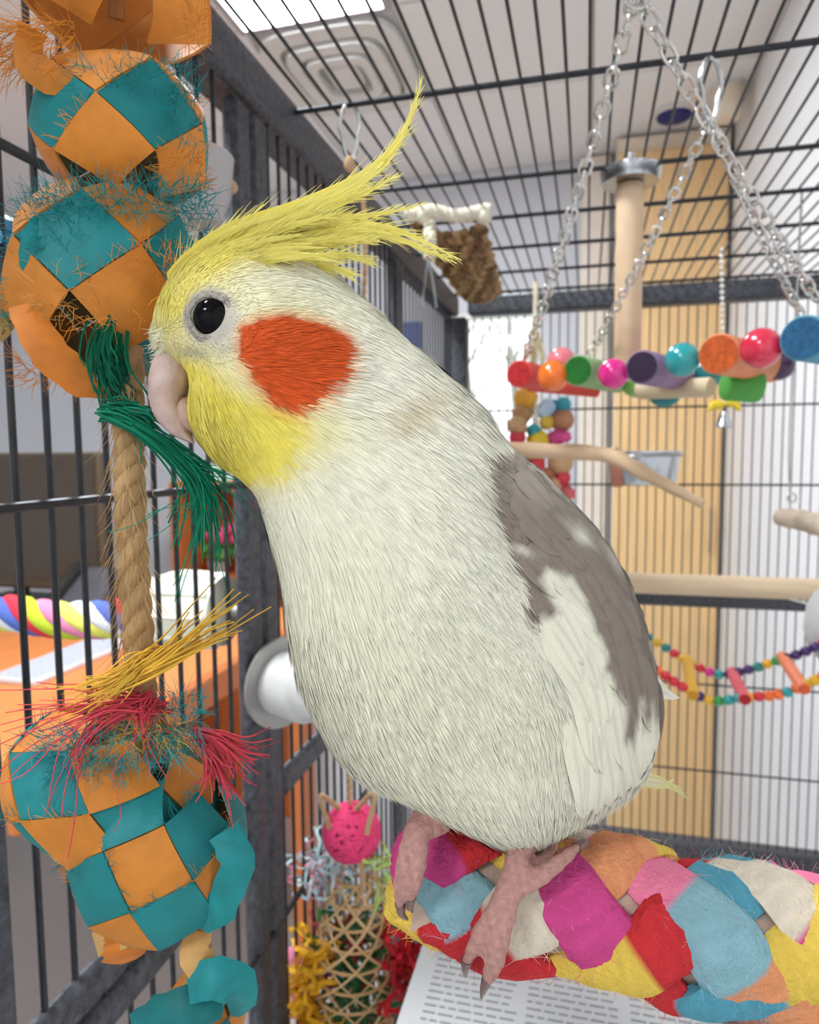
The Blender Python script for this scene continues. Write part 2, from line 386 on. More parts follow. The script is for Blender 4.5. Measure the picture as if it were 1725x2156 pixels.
part('base', MB().add([(-1.86, 2.02, -.6), (-1.66, 2.02, -.6), (-1.66, 2.24, -.6), (-1.86, 2.24, -.6), (-1.86, 2.02, -.57), (-1.66, 2.02, -.57), (-1.66, 2.24, -.42), (-1.86, 2.24, -.42)], [(3, 2, 1, 0), (4, 5, 6, 7), (0, 1, 5, 4), (1, 2, 6, 5), (2, 3, 7, 6), (3, 0, 4, 7)]), mat('phone_grey', (92, 92, 98), .6), ph, False)
part('handset', MB().tube(spline([(-1.83, 2.02, -.545), (-1.83, 2.08, -.50), (-1.83, 2.18, -.43), (-1.83, 2.24, -.41)], 12), .02, 8), m_black, ph)
# orange open shelf with a pink flower pot, further back
sh = empty('open_shelf', (-1.6, 3.2, FLOORZ), 'orange open shelf unit against the back wall beyond the desk', 'shelf')
part('top_board', MB().box((-1.62, 3.2, -.16), (.72, .34, .05), bev=.006), m_deskd, sh, False)
part('side_board', MB().box((-1.95, 3.2, -1.065), (.05, .34, 1.76)), m_deskd, sh, False)
part('side_board', MB().box((-1.29, 3.2, -1.065), (.05, .34, 1.76)), m_deskd, sh, False)
part('shelf_board', MB().box((-1.62, 3.2, -.62), (.61, .34, .03)), m_deskd, sh, False)
part('back_board', MB().box((-1.62, 3.36, -1.065), (.61, .015, 1.76)), m_deskd, sh, False)
for k, (fx, fc) in enumerate(((-1.77, (236, 84, 130)), (-1.48, (240, 96, 128)))):
    pt = empty('potted_flower', (fx, 3.12, -.605), 'pink flowering potted plant on the orange shelf, %s' % ('the fuller one', 'the smaller one')[k], 'potted plant', 'potted flowers on the shelf')
    part('pot', MB().lathe([(.045, 0), (.055, .07), (.058, .08), (.05, .08)], (fx, 3.12, -.605)), mat('pot_grey', (190, 182, 172), .7), pt)
    lv = MB(); fl = MB(); rg = np.random.default_rng(k + 3)
    for q in range(26):
        a = rg.uniform(0, 6.28); el = rg.uniform(.1, .9); d = np.array([math.cos(a)*math.cos(el), math.sin(a)*math.cos(el), math.sin(el)])
        lv.sphere(np.array([fx, 3.12, -.51]) + d*rg.uniform(.04, .10), (.032, .026, .01), 8, 5, axes=np.array(basis(d + rg.normal(size=3)*.6)))
    for q in range(12 - 3*k):
        d = rg.normal(size=3); d[2] = abs(d[2]) + .4; fl.sphere(np.array([fx, 3.12, -.45]) + nrm(d)*rg.uniform(.07, .12), rg.uniform(.022, .034), 8, 6)
    part('foliage', lv, mat('leaf_green', (112, 166, 70), .6, var=.2), pt, label='green leaves', kind='stuff'); part('blossom', fl, mat('pink_%d' % k, fc, .6), pt, label='pink blossoms', kind='stuff')
solo('mint_board', MB().box((-1.20, 2.90, -1.02), (.09, .03, 1.84), bev=.004), mat('mint', (196, 240, 222), .6, var=.03), 'narrow mint green upright panel beside the orange shelf', 'panel', smooth=False)
solo('mint_box', MB().box((-1.66, 3.16, -.095), (.40, .22, .08), bev=.008), mat('mint2', (208, 240, 220), .6, var=.04), 'flat mint green box on top of the orange shelf', 'box', smooth=False)
solo('orange_post', MB().box((-.80, 1.83, (-.52 + FLOORZ)/2), (.045, .045, -.52 - FLOORZ), bev=.004), m_deskd, 'slim upright orange wooden post beyond the left bars', 'post', smooth=False)
solo('white_cupboard', MB().box((-.78, 2.9, -1.28), (.75, .5, 1.32), bev=.01), m_white, 'low white cupboard beyond the left cage wall', 'cupboard', smooth=False)

# ------------------------------------------------------------------ the cage
m_iron = mat('hammered_iron', (88, 89, 95), .45, .35, var=.3, scale=260, bump=.35, bscale=500)
m_wire = mat('dark_wire', (50, 50, 54), .42, .4, var=.2, scale=200)
CX, CZ, CY, CB = -.18, .216, 1.01, -.58
cage = empty('bird_cage', (0.12, .55, CB), 'large dark grey metal bird cage with wire walls and roof', 'bird cage')
def beam(name, a, b): 
    a = np.array(a); b = np.array(b); lo = np.minimum(a, b); hi = np.maximum(a, b)
    return part(name, MB().box((lo + hi)/2, hi - lo, bev=.003), m_iron, cage)
beam('frame_beam', (CX - .026, -.05, CZ - .024), (CX, CY, CZ + .004))
beam('frame_post', (CX - .011, .352, CB), (CX - .002, .371, CZ - .026)); beam('frame_post', (CX - .011, .373, CB), (CX - .002, .393, CZ - .026))
beam('frame_post', (CX - .012, .672, CB), (CX - .002, .704, CZ - .026))
beam('frame_post', (CX - .010, .163, CB), (CX - .002, .183, -.05))
beam('frame_post', (CX - .022, CY - .012, CB), (CX + .012, CY + .018, CZ - .026))
beam('frame_beam', (CX + .014, CY - .012, CZ - .024), (.56, CY + .016, CZ + .002))
beam('frame_beam', (CX + .014, CY - .010, -.212), (.56, CY + .014, -.190))
beam('frame_beam', (CX + .014, CY - .012, -.578), (.56, CY + .016, -.545))
beam('frame_beam', (CX - .010, .185, -.214), (CX - .002, .350, -.198)); beam('frame_beam', (CX - .010, .185, -.232), (CX - .002, .350, -.217))
beam('frame_beam', (CX - .010, .395, -.218), (CX - .002, .670, -.200)); beam('frame_beam', (CX - .010, .706, -.218), (CX - .002, CY - .014, -.200))
beam('frame_beam', (CX - .022, -.05, CB), (CX - .002, CY, CB + .022))
def unit_bar(name, L, r): return MB().cyl((0, 0, 0), (0, 0, L), r, n=8).mesh(name, m_wire)
bar_l = unit_bar('bar', CZ - .024 - CB, .00125)
y = .1962 - 13*.01557
while y < CY - .02:
    if not any(a - .002 < y < b + .002 for a, b in ((.352, .393), (.672, .704), (.163, .183))) and y > -.02:
        inst('wall_bar', bar_l, Matrix.Translation((CX - .006, y, CB + .001)), cage)
    y += .01557
RX = Matrix.Rotation(-math.pi/2, 4, 'X'); RYm = Matrix.Rotation(math.pi/2, 4, 'Y')
bar_r = unit_bar('roof_bar', CY + .05 - .012, .0010)
x = -.0665 - 8*.01302
while x < .50:
    inst('roof_bar', bar_r, Matrix.Translation((x, -.05, CZ)) @ RX, cage); x += .01302
bar_b = unit_bar('back_bar', CZ - .026 + .545, .00085)
x = .0317 - 16*.0119
while x < .50:
    inst('back_bar', bar_b, Matrix.Translation((x, CY, -.545)), cage); x += .0119
cross_r = unit_bar('cross_wire', .74, .0019)
for yy in (.13, .25, .429, .571, .663, .761, .862, .9645):
    inst('cross_wire', cross_r, Matrix.Translation((CX, yy, CZ - .003)) @ RYm, cage)
cross_b = unit_bar('cross_wire', .73, .0014)
for zz in (.0575, -.0465, -.32, -.442):
    inst('cross_wire', cross_b, Matrix.Translation((CX + .01, CY - .0025, zz)) @ RYm, cage)
cross_l = unit_bar('cross_wire', 1.05, .0018)
for zz in (.0995, -.0172, -.294, -.42):
    inst('cross_wire', cross_l, Matrix.Translation((CX - .0035, -.04, zz)) @ RX, cage)
for lx_ in (CX - .005, .55):
    beam('cage_leg', (lx_ - .012, CY - .01, FLOORZ), (lx_ + .012, CY + .014, CB - .024)); beam('cage_leg', (lx_ - .012, -.02, FLOORZ), (lx_ + .012, .004, CB - .024))
beam('frame_post', (.555, .05, CB), (.577, .11, CZ - .002)); beam('frame_post', (.555, CY - .012, CB), (.577, CY + .016, CZ - .002)); beam('frame_beam', (.562, -.05, CZ), (.584, CY + .016, CZ + .022))
part('tray', MB().box((.19, .5, CB - .012), (.78, 1.06, .02)), m_iron, cage, False)
solo('tray_liner', MB().box((.19, .5, CB + .0005), (.74, 1.0, .003)), mat('liner_paper', (240, 240, 240), .85, var=.03, scale=12), 'white paper sheet lining the bottom tray of the cage', 'paper', smooth=False)
# ------------------------------------------------------------------ the rope perch under the bird
PAL = dict(pink=(236, 130, 160), magenta=(204, 74, 134), red=(200, 52, 56), yellow=(226, 192, 84), blue=(88, 154, 172), cream=(222, 208, 186), lblue=(138, 178, 186), orange=(226, 150, 104))
PA, PB = P(862, 1838, .166), P(1900, 2042, .160); PB = PA + (PB - PA)*((.553 - PA[0])/(PB[0] - PA[0])); PRAD = .0125
def rope_perch():
    root = empty('rope_perch', (PA + PB)/2 - np.array([0, 0, .02]), 'thick braided rope perch of pink, red, yellow and blue cloth under the cockatiel', 'perch')
    ax = nrm(PB - PA); L = np.linalg.norm(PB - PA); x, y_, z_ = basis(ax)
    seeds = [(905, 1730, 'pink'), (985, 1790, 'red'), (975, 1850, 'lblue'), (930, 1915, 'yellow'), (905, 1800, 'magenta'), (1010, 1990, 'red'), (1110, 1960, 'cream'), (1190, 1895, 'magenta'), (1140, 1860, 'cream'),
             (1190, 1815, 'cream'), (1330, 1865, 'pink'), (1250, 1975, 'yellow'), (1400, 1915, 'yellow'), (1330, 2060, 'red'), (1150, 2050, 'magenta'), (1430, 1840, 'red'), (1420, 2000, 'red'), (1480, 1950, 'red'),
             (1530, 1870, 'blue'), (1510, 2070, 'blue'), (1490, 1960, 'lblue'), (1560, 1920, 'cream'), (1600, 2020, 'magenta'), (1560, 1985, 'magenta'), (1580, 1845, 'cream'), (1670, 1870, 'pink'), (1640, 1930, 'pink'),
             (1700, 1950, 'yellow'), (1690, 2090, 'yellow'), (1640, 2110, 'orange'), (1270, 1810, 'orange'), (1050, 1760, 'yellow'), (1720, 1860, 'yellow'), (860, 1740, 'pink'), (1800, 1950, 'magenta')]
    su = np.array([s[:2] for s in seeds], float)
    pitch = .088; nst = 3; n = 620; fz = MB(); rg = np.random.default_rng(5)
    for sgn in (1, -1):
        for i in range(nst):
            s = np.linspace(-.004, L, n); th = sgn*2*np.pi*s/pitch + 2*np.pi*i/nst + (0.5 if sgn < 0 else 0)
            over = np.sin(nst*(2*np.pi*s/pitch) + np.pi*i*2/nst*1.5 + (np.pi if sgn < 0 else 0))
            r = PRAD + .0014*over
            end = np.clip((s + .004)/.016, 0, 1)**.5; r = r*(.35 + .65*end)
            path = PA + np.outer(s, ax) + r[:, None]*(np.cos(th)[:, None]*x + np.sin(th)[:, None]*y_)
            px = proj(path); chunk = ((th*sgn)/(np.pi/nst*1.0)).astype(int); cols = np.zeros((n, 3))
            for c in np.unique(chunk):
                k = chunk == c; d = np.hypot(*(su - px[k].mean(0)).T); cols[k] = lin(PAL[seeds[int(np.argmin(d))][2]] if px[k].mean(0)[0] < 1800 and (path[k].mean(0)@FWD) > .05 else PAL[sorted(PAL)[(int(c)*5 + i*3) % len(PAL)]])
            rad = .0074*(.55 + .45*end); mb = MB()
            t = nrms(np.gradient(path, axis=0)); nn = nrms(path - (PA + np.outer(s, ax))); w = np.cross(t, nn); a = np.linspace(0, 2*np.pi, 12, endpoint=False)
            wob = 1 + .07*np.sin(9*s[:, None]/.02 + 3*np.cos(a)[None]*2 + i)
            ring = path[:, None] + rad[:, None, None]*wob[:, :, None]*(1.12*np.cos(a)[None, :, None]*w[:, None] + .50*np.sin(a)[None, :, None]*nn[:, None])
            f = [(q*12 + k, q*12 + (k + 1) % 12, (q + 1)*12 + (k + 1) % 12, (q + 1)*12 + k) for q in range(n - 1) for k in range(12)]
            f += [tuple(range(11, -1, -1)), tuple((n - 1)*12 + k for k in range(12))]
            mb.add(ring.reshape(-1, 3), f, np.repeat(cols, 12, 0)*np.random.default_rng(i).uniform(.88, 1.08, (n*12, 1)))
            part('cloth_strand', mb, vmat('dyed_cloth', .95, bump=.9, bscale=900, spec=.15), root)
            for q in range(1300):
                k = rg.integers(0, n//3); b = rg.integers(0, 12); d = nrm(nn[k]*rg.uniform(.2, .9) + t[k]*rg.normal() + w[k]*rg.normal()*.6)
                if np.dot(ring[k, b] - path[k], nn[k]) < 0: continue
                fz.fibers([ring[k, b] - nn[k]*.0003], [d], .0040, .00006, np.clip(cols[k]*1.15 + .04, 0, 1), seg=3, curl=.8, rng=rg)
    part('fuzz', fz, vmat('cloth_fuzz', .9, spec=.1), root, label='fine fuzzy fibres', kind='stuff')
    part('end_nut', MB().cyl(PB - ax*.012, PB, .019, n=24, bev=.002), mat('nut_cream', (232, 226, 208), .5), root)
    part('core', MB().cyl(PA + ax*.002, PB, .0122, n=20), mat('rope_core', (214, 186, 166), .95, var=.2), root)
rope_perch()

# ------------------------------------------------------------------ the cockatiel
def pip(pts, poly):
    x, y = pts[:, 0], pts[:, 1]; ins = np.zeros(len(pts), bool); n = len(poly)
    for i in range(n):
        x1, y1 = poly[i]; x2, y2 = poly[(i + 1) % n]
        if y1 == y2: continue
        c = ((y1 > y) != (y2 > y)) & (x < (x2 - x1)*(y - y1)/(y2 - y1) + x1); ins ^= c
    return ins
def sdf(pts, poly):
    d = np.full(len(pts), 1e9); n = len(poly); poly = np.asarray(poly, float)
    for i in range(n):
        a = poly[i]; b = poly[(i + 1) % n]; e = b - a; q = pts - a
        t = np.clip((q@e)/max(1e-9, e@e), 0, 1); d = np.minimum(d, np.hypot(*(q - t[:, None]*e).T))
    return np.where(pip(pts, poly), d, -d)       # positive inside
def sm(a, b, x): t = np.clip((x - a)/(b - a), 0, 1); return t*t*(3 - 2*t)
class Inflate:
    """a rounded body grown from its side outline: half thickness from a Poisson solve, in the plane across the view"""
    def __init__(s, poly, mid, k, h=8.0, it=1600, target=None, corr=0):
        s.mid, s.k, s.h = mid, k, h; poly = np.asarray(poly, float); tgt = poly.copy()
        for c in range(corr + 1):
            s.solve(poly, it)
            if c == corr: break
            pts = s.grid[s.mask.ravel()]; T = s.T(pts); pr = proj(s.base(pts) - FWD*T[:, None]); n = len(poly)
            tan = nrms(np.roll(tgt, -1, 0) - np.roll(tgt, 1, 0)); nor = np.c_[tan[:, 1], -tan[:, 0]]
            if pip(tgt[:1] + nor[:1]*4, tgt)[0]: nor = -nor
            ex = np.zeros(n)
            for i in range(n):
                q = pr - tgt[i]; ok = (np.abs(q@tan[i]) < 14) & (np.hypot(*q.T) < 130)
                q2 = poly[i] - tgt[i]; ex[i] = max((q[ok]@nor[i]).max() if ok.any() else -50, q2@nor[i])
            ex = (np.roll(ex, 1) + 2*ex + np.roll(ex, -1))/4; poly = poly - .7*ex[:, None]*nor
            s.resid = np.abs(ex).max()
        s.poly = poly
    def solve(s, poly, it):
        h = s.h; lo = poly.min(0) - 2*h; hi = poly.max(0) + 2*h; s.lo = lo; s.nx = int((hi[0] - lo[0])/h) + 1; s.ny = int((hi[1] - lo[1])/h) + 1
        gx, gy = np.meshgrid(lo[0] + np.arange(s.nx)*h, lo[1] + np.arange(s.ny)*h); s.grid = np.c_[gx.ravel(), gy.ravel()]
        s.mask = pip(s.grid, poly).reshape(s.ny, s.nx); u = np.zeros((s.ny, s.nx)); m = s.mask
        om = 2/(1 + math.sin(math.pi/max(s.nx, s.ny))); par = (np.add.outer(np.arange(s.ny), np.arange(s.nx)) % 2).astype(bool)
        A = m & par; B = m & ~par
        for i in range(it//4):
            for M in (A, B):
                nb = np.zeros_like(u); nb[1:-1, 1:-1] = (u[:-2, 1:-1] + u[2:, 1:-1] + u[1:-1, :-2] + u[1:-1, 2:] + h*h)/4
                u[M] += om*(nb[M] - u[M])
        s.u = np.maximum(u, 0)
    def T(s, pts):
        g = (np.asarray(pts, float) - s.lo)/s.h; i = np.clip(g.astype(int), 0, [s.nx - 2, s.ny - 2]); f = np.clip(g - i, 0, 1)
        U = s.u; a = U[i[:, 1], i[:, 0]]*(1 - f[:, 0]) + U[i[:, 1], i[:, 0] + 1]*f[:, 0]; b = U[i[:, 1] + 1, i[:, 0]]*(1 - f[:, 0]) + U[i[:, 1] + 1, i[:, 0] + 1]*f[:, 0]
        u = a*(1 - f[:, 1]) + b*f[:, 1]; return s.k*2*np.sqrt(np.maximum(u, 0))*s.mid(pts)/FPX
    def base(s, pts):
        m = s.mid(pts); return (FWD + RT*((pts[:, :1] - W/2)/FPX) - UP*((pts[:, 1:] - H/2)/FPX))*m[:, None]
    def surf(s, step):
        poly = spline(s.poly, max(30, int(np.hypot(*np.diff(np.vstack([s.poly, s.poly[:1]]), axis=0).T).sum()/step)), closed=True)
        gx, gy = np.meshgrid(np.arange(poly[:, 0].min(), poly[:, 0].max(), step), np.arange(poly[:, 1].min(), poly[:, 1].max(), step))
        g = np.c_[gx.ravel(), gy.ravel()]; g = g[sdf(g, poly) > step*.5]
        n = len(poly); vs = [Vector(p) for p in np.vstack([poly, g])]
        r = delaunay_2d_cdt(vs, [(i, (i + 1) % n) for i in range(n)], [], 1, 1e-4)
        v2 = np.array([p[:] for p in r[0]]); tris = [tuple(f) for f in r[2]]; T = s.T(v2); T[sdf(v2, poly) < step*.2] = 0; B = s.base(v2)
        nv = len(v2); bd = T <= 0; back = np.where(bd, np.arange(nv), np.arange(nv) + nv)
        V = np.vstack([B - FWD*T[:, None], B + FWD*T[:, None]]); F = list(tris) + [tuple(int(back[i]) for i in reversed(t)) for t in tris]
        return V, F

BODY = np.array([(322, 735), (316, 700), (326, 650), (345, 605), (372, 562), (412, 527), (468, 505), (535, 500), (610, 522), (680, 556), (740, 604), (800, 655), (850, 704), (905, 752), (960, 800),
                 (1010, 848), (1048, 900), (1085, 945), (1135, 984), (1200, 1046), (1262, 1118), (1310, 1190), (1345, 1270), (1374, 1365), (1390, 1450), (1391, 1520), (1380, 1585), (1350, 1640), (1300, 1682),
                 (1240, 1716), (1180, 1750), (1125, 1776), (1075, 1784), (1015, 1770), (950, 1738), (885, 1702), (815, 1666), (745, 1626), (695, 1574), (655, 1505), (625, 1435), (604, 1340), (588, 1235),
                 (568, 1150), (550, 1085), (528, 1035), (490, 997), (448, 965), (412, 928), (395, 890), (392, 850), (390, 800), (360, 760)], float)
def bird_mid(p):
    u, v = p[:, 0], p[:, 1]
    return .1560 + .014*sm(850, 1400, u)*sm(850, 1300, v) - .004*sm(1500, 1780, v)
tgt = spline(BODY, 130, closed=True)
INF = Inflate(tgt, bird_mid, .62, h=8, corr=5)
print('outline residual px', round(float(INF.resid), 2))
BV, BF = INF.surf(10)
bird = empty('cockatiel', P(1060, 1860, .150), 'white and yellow pied cockatiel with orange cheek and raised crest on the rope perch', 'bird')
# legs and toes: tubes that grow out of the belly and curl over the perch
LEGS = [  # px path with depth, radius mm
    ([(1120, 1690, .158), (1105, 1760, .153), (1085, 1825, .1465), (1072, 1872, .1445)], [4.6, 3.8, 3.1, 3.4]),
    ([(1072, 1868, .1445), (1046, 1915, .1425), (1012, 1968, .1435), (984, 2022, .147)], [3.2, 2.7, 2.5, 1.6]),
    ([(1074, 1872, .1440), (1058, 1950, .1415), (1042, 2022, .1425), (1028, 2062, .1450)], [3.2, 2.9, 2.7, 1.8]),
    ([(1080, 1866, .1450), (1128, 1850, .1450), (1174, 1818, .1475), (1216, 1784, .152)], [3.2, 2.6, 2.2, 1.4]),
    ([(1080, 1860, .1460), (1120, 1835, .1490), (1150, 1800, .154), (1170, 1772, .160)], [2.8, 2.4, 2.0, 1.4]),
    ([(960, 1660, .160), (915, 1700, .155), (888, 1728, .1495), (874, 1752, .1470)], [4.6, 3.9, 3.2, 3.2]),
    ([(874, 1750, .1468), (858, 1802, .1452), (846, 1862, .1465), (843, 1905, .1495)], [3.1, 2.7, 2.3, 1.5]),
    ([(880, 1750, .1465), (880, 1802, .1440), (872, 1856, .1448), (864, 1890, .1468)], [3.1, 2.7, 2.4, 1.6]),
    ([(884, 1745, .1470), (920, 1742, .1490), (945, 1728, .153), (960, 1712, .158)], [3.0, 2.5, 2.1, 1.5]),
]
lg = MB(); LEGPTS = []; LEGR = []
for pth, rad in LEGS:
    q = spline(np.array([P(*a) for a in pth]), 16); r = np.interp(np.linspace(0, 1, 16), np.linspace(0, 1, len(rad)), rad)*1e-3*.80
    r = r*(1 + .10*np.sin(np.arange(16)*2.1)); lg.tube(q, r, 10); LEGPTS.append(q); LEGR.append(r)
    lg.sphere(q[-1], r[-1], 10, 6); lg.sphere(q[0], r[0], 10, 6)
LEGPTS = np.concatenate(LEGPTS); LEGR = np.concatenate(LEGR)
tmpb = MB(); tmpb.add(BV, BF); tmpb.add(np.concatenate(lg.v), lg.f)
tme = tmpb.mesh('tmp', mat('tmp', (200, 200, 200))); tob = bpy.data.objects.new('tmp', tme); COL.objects.link(tob)
md = tob.modifiers.new('r', 'REMESH'); md.mode = 'VOXEL'; md.voxel_size = .00075; md.use_smooth_shade = True
ms = tob.modifiers.new('s', 'SMOOTH'); ms.factor = .5; ms.iterations = 6
bpy.context.view_layer.update(); dg = bpy.context.evaluated_depsgraph_get(); ev = tob.evaluated_get(dg); em = ev.to_mesh()
NV = len(em.vertices); BVtx = np.empty(NV*3); em.vertices.foreach_get('co', BVtx); BVtx = BVtx.reshape(-1, 3)
BNor = np.empty(NV*3); em.vertices.foreach_get('normal', BNor); BNor = BNor.reshape(-1, 3); BFac = [tuple(p.vertices) for p in em.polygons]
ev.to_mesh_clear(); bpy.data.objects.remove(tob); bpy.data.meshes.remove(tme)
BVH = BVHTree.FromPolygons([tuple(v) for v in BVtx], BFac)
def hit(u, v):
    d = ray(u, v); r = BVH.ray_cast(Vector((0, 0, 0)), Vector(d))
    if r[0] is not None and (np.array(r[0])@FWD) < .175: return np.array(r[0]), np.array(r[1])
    p = P(u, v, float(bird_mid(np.array([[u, v]], float))[0])); r = BVH.find_nearest(Vector(p)); n = np.array(r[1])
    return p, nrm(n - FWD*.3)

_rg = np.random.default_rng(11); _K = _rg.normal(size=(10, 2)); _PH = _rg.uniform(0, 6.28, 10)
def wob(u, v, sc):
    x = np.stack([u, v], -1)/sc; return np.sin(x@_K.T*2.2 + _PH).mean(-1)*1.6
WING = np.array([(1012, 950), (1040, 935), (1090, 955), (1140, 1000), (1205, 1055), (1268, 1126), (1314, 1194), (1350, 1275), (1378, 1370), (1396, 1455), (1398, 1530), (1378, 1542), (1366, 1490), (1352, 1542), (1342, 1482),
                 (1322, 1558), (1308, 1552), (1316, 1490), (1292, 1462), (1276, 1420), (1258, 1430), (1276, 1370), (1246, 1335), (1228, 1272), (1196, 1220), (1150, 1200), (1138, 1222), (1170, 1290), (1132, 1312), (1094, 1282), (1104, 1225), (1072, 1182), (1044, 1112), (1018, 1030)], float)
CHEEK = np.array([(503, 690), (540, 668), (600, 664), (660, 674), (705, 694), (718, 735), (712, 780), (688, 815), (650, 842), (598, 866), (560, 850), (532, 815), (508, 772), (497, 730)], float)
def g(u, v, cx, cy, rx, ry=None, rot=0.0):
    ry = rx if ry is None else ry; c, s = math.cos(rot), math.sin(rot); x = (u - cx)*c + (v - cy)*s; y = -(u - cx)*s + (v - cy)*c
    return np.exp(-(x/rx)**2 - (y/ry)**2)
def mixc(a, b, w): return a*(1 - w[:, None]) + b*w[:, None]
def plumage(u, v, flutter=1.0):
    u = np.asarray(u, float); v = np.asarray(v, float); n = wob(u, v, 22.)*flutter; pts = np.c_[u, v]
    c = np.broadcast_to(lin((232, 227, 205)), (len(u), 3)).copy()
    c = mixc(c, lin((238, 234, 200)), np.clip(g(u, v, 720, 1250, 200, 330) + g(u, v, 980, 1550, 220, 200), 0, 1)*.55)
    y = np.clip(1.0*g(u, v, 395, 560, 95, 85) + .9*g(u, v, 500, 500, 130, 60) + .75*g(u, v, 350, 650, 55, 70) + 1.0*g(u, v, 440, 860, 85, 105) + 1.0*g(u, v, 500, 940, 85, 70) + .55*g(u, v, 560, 985, 60, 50)
                + .6*g(u, v, 380, 790, 60, 70) + .75*g(u, v, 555, 890, 75, 60) + .35*g(u, v, 640, 900, 90, 60), 0, 1)
    c = mixc(c, lin((236, 214, 78)), np.clip(y*1.05, 0, 1)*(.93 + .05*n).clip(0, 1))
    c = mixc(c, lin((236, 228, 168)), g(u, v, 560, 640, 170, 55, .12)*.6)
    c = mixc(c, lin((198, 176, 136)), np.clip(g(u, v, 870, 852, 62, 34, -.55) + .5*g(u, v, 820, 880, 40, 25), 0, 1)*(.62 + .2*n))
    c = mixc(c, lin((168, 158, 144)), np.clip(g(u, v, 1030, 1050, 40, 70, -.3), 0, 1)*.5)
    w = sm(-9, 10, sdf(pts, WING) + 7*n)
    gr = lin((138, 125, 113))[None]*(1 + .10*wob(u, v, 9.)[:, None]); gr = mixc(gr, lin((176, 164, 152)), sm(-.1, 1, g(u, v, 1120, 1010, 80, 50, .7))*.55)
    c = c*(1 - w[:, None]) + gr*w[:, None]
    st_ = np.clip(g(u, v, 1216, 1128, 34, 11, .75) + .8*g(u, v, 1100, 1160, 26, 9, .3) + .7*g(u, v, 1282, 1175, 34, 8, .95), 0, 1)*(.75 + .5*n).clip(0, 1)
    c = mixc(c, lin((242, 238, 218)), st_)
    k = sm(-8, 12, sdf(pts, CHEEK) + 7*n); c = mixc(c, lin((208, 82, 32)), k)
    c = mixc(c, lin((232, 150, 60)), np.clip(sm(-26, -2, sdf(pts, CHEEK)) - k, 0, 1)*.45)
    e = np.hypot((u - 444), (v - 667)*1.02); c = mixc(c, lin((190, 182, 172)), (1 - sm(44, 72, e + 7*n))*.8)
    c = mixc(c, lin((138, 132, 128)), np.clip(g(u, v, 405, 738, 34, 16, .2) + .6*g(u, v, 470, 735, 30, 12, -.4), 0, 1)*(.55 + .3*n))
    return np.clip(c, 0, 1)
FLOW = np.array([(320, 700, .05, -1), (335, 640, .35, -.93), (385, 560, .75, -.65), (450, 540, .93, -.36), (560, 590, 1, .05), (680, 640, .85, .52), (350, 720, .2, .6), (400, 780, .3, .95), (440, 730, .8, .5), (520, 700, 1, -.12), (600, 730, 1, -.12), (680, 760, 1, .1),
                 (560, 820, .85, .5), (420, 880, .4, .9), (480, 950, .6, .8), (620, 920, .8, .6), (760, 780, .82, .57), (850, 760, .76, .65), (760, 950, .72, .7), (560, 1060, .35, .94), (900, 870, .75, .66), (1000, 900, .72, .7), (620, 1250, .2, .98), (760, 1200, .45, .9),
                 (900, 1150, .62, .78), (1000, 1050, .66, .75), (1080, 1040, .7, .72), (1080, 1200, .62, .78), (1000, 1300, .62, .78), (880, 1420, .5, .86), (720, 1500, .35, .94), (850, 1650, .5, .86), (1000, 1600, .5, .86), (1050, 1750, .5, .86), (1180, 1120, .68, .73), (1260, 1250, .5, .86),
                 (1330, 1380, .28, .96), (1360, 1520, .02, 1), (1150, 1400, .45, .9), (1250, 1550, .12, .99), (1250, 1680, -.1, 1), (1150, 1650, .3, .95)], float)
def flow(u, v):
    u = np.asarray(u, float); v = np.asarray(v, float)
    d2 = (u[:, None] - FLOW[:, 0])**2 + (v[:, None] - FLOW[:, 1])**2; w = 1/(d2 + 900)**1.6; w /= w.sum(1, keepdims=True)
    d = w@FLOW[:, 2:]; return nrms(d)
# body mesh: plumage colours, pink scaly legs
pxy = proj(BVtx); bc = plumage(pxy[:, 0], pxy[:, 1])
dl = np.full(NV, 1e9); cand = pxy[:, 1] > 1640; idx = np.where(cand)[0]
for q in range(0, len(idx), 4000):
    s_ = idx[q:q + 4000]; dd = np.linalg.norm(BVtx[s_][:, None] - LEGPTS[None], axis=2) - LEGR[None]; dl[s_] = dd.min(1)
belly = sdf(pxy, tgt) 
isleg = (dl < .0009) & ((belly < 14) | (pxy[:, 1] > 1790))
legc = lin((184, 138, 128))*(1 + .26*wob(pxy[:, 0], pxy[:, 1], 5.))[:, None]
bc = np.where(isleg[:, None], np.clip(legc, 0, 1), bc)
bm_ = MB(); bm_.add(BVtx, BFac, bc)
body = part('body', bm_, vmat('plumage_base', .85, bump=.5, bscale=1300, spec=.2), bird)
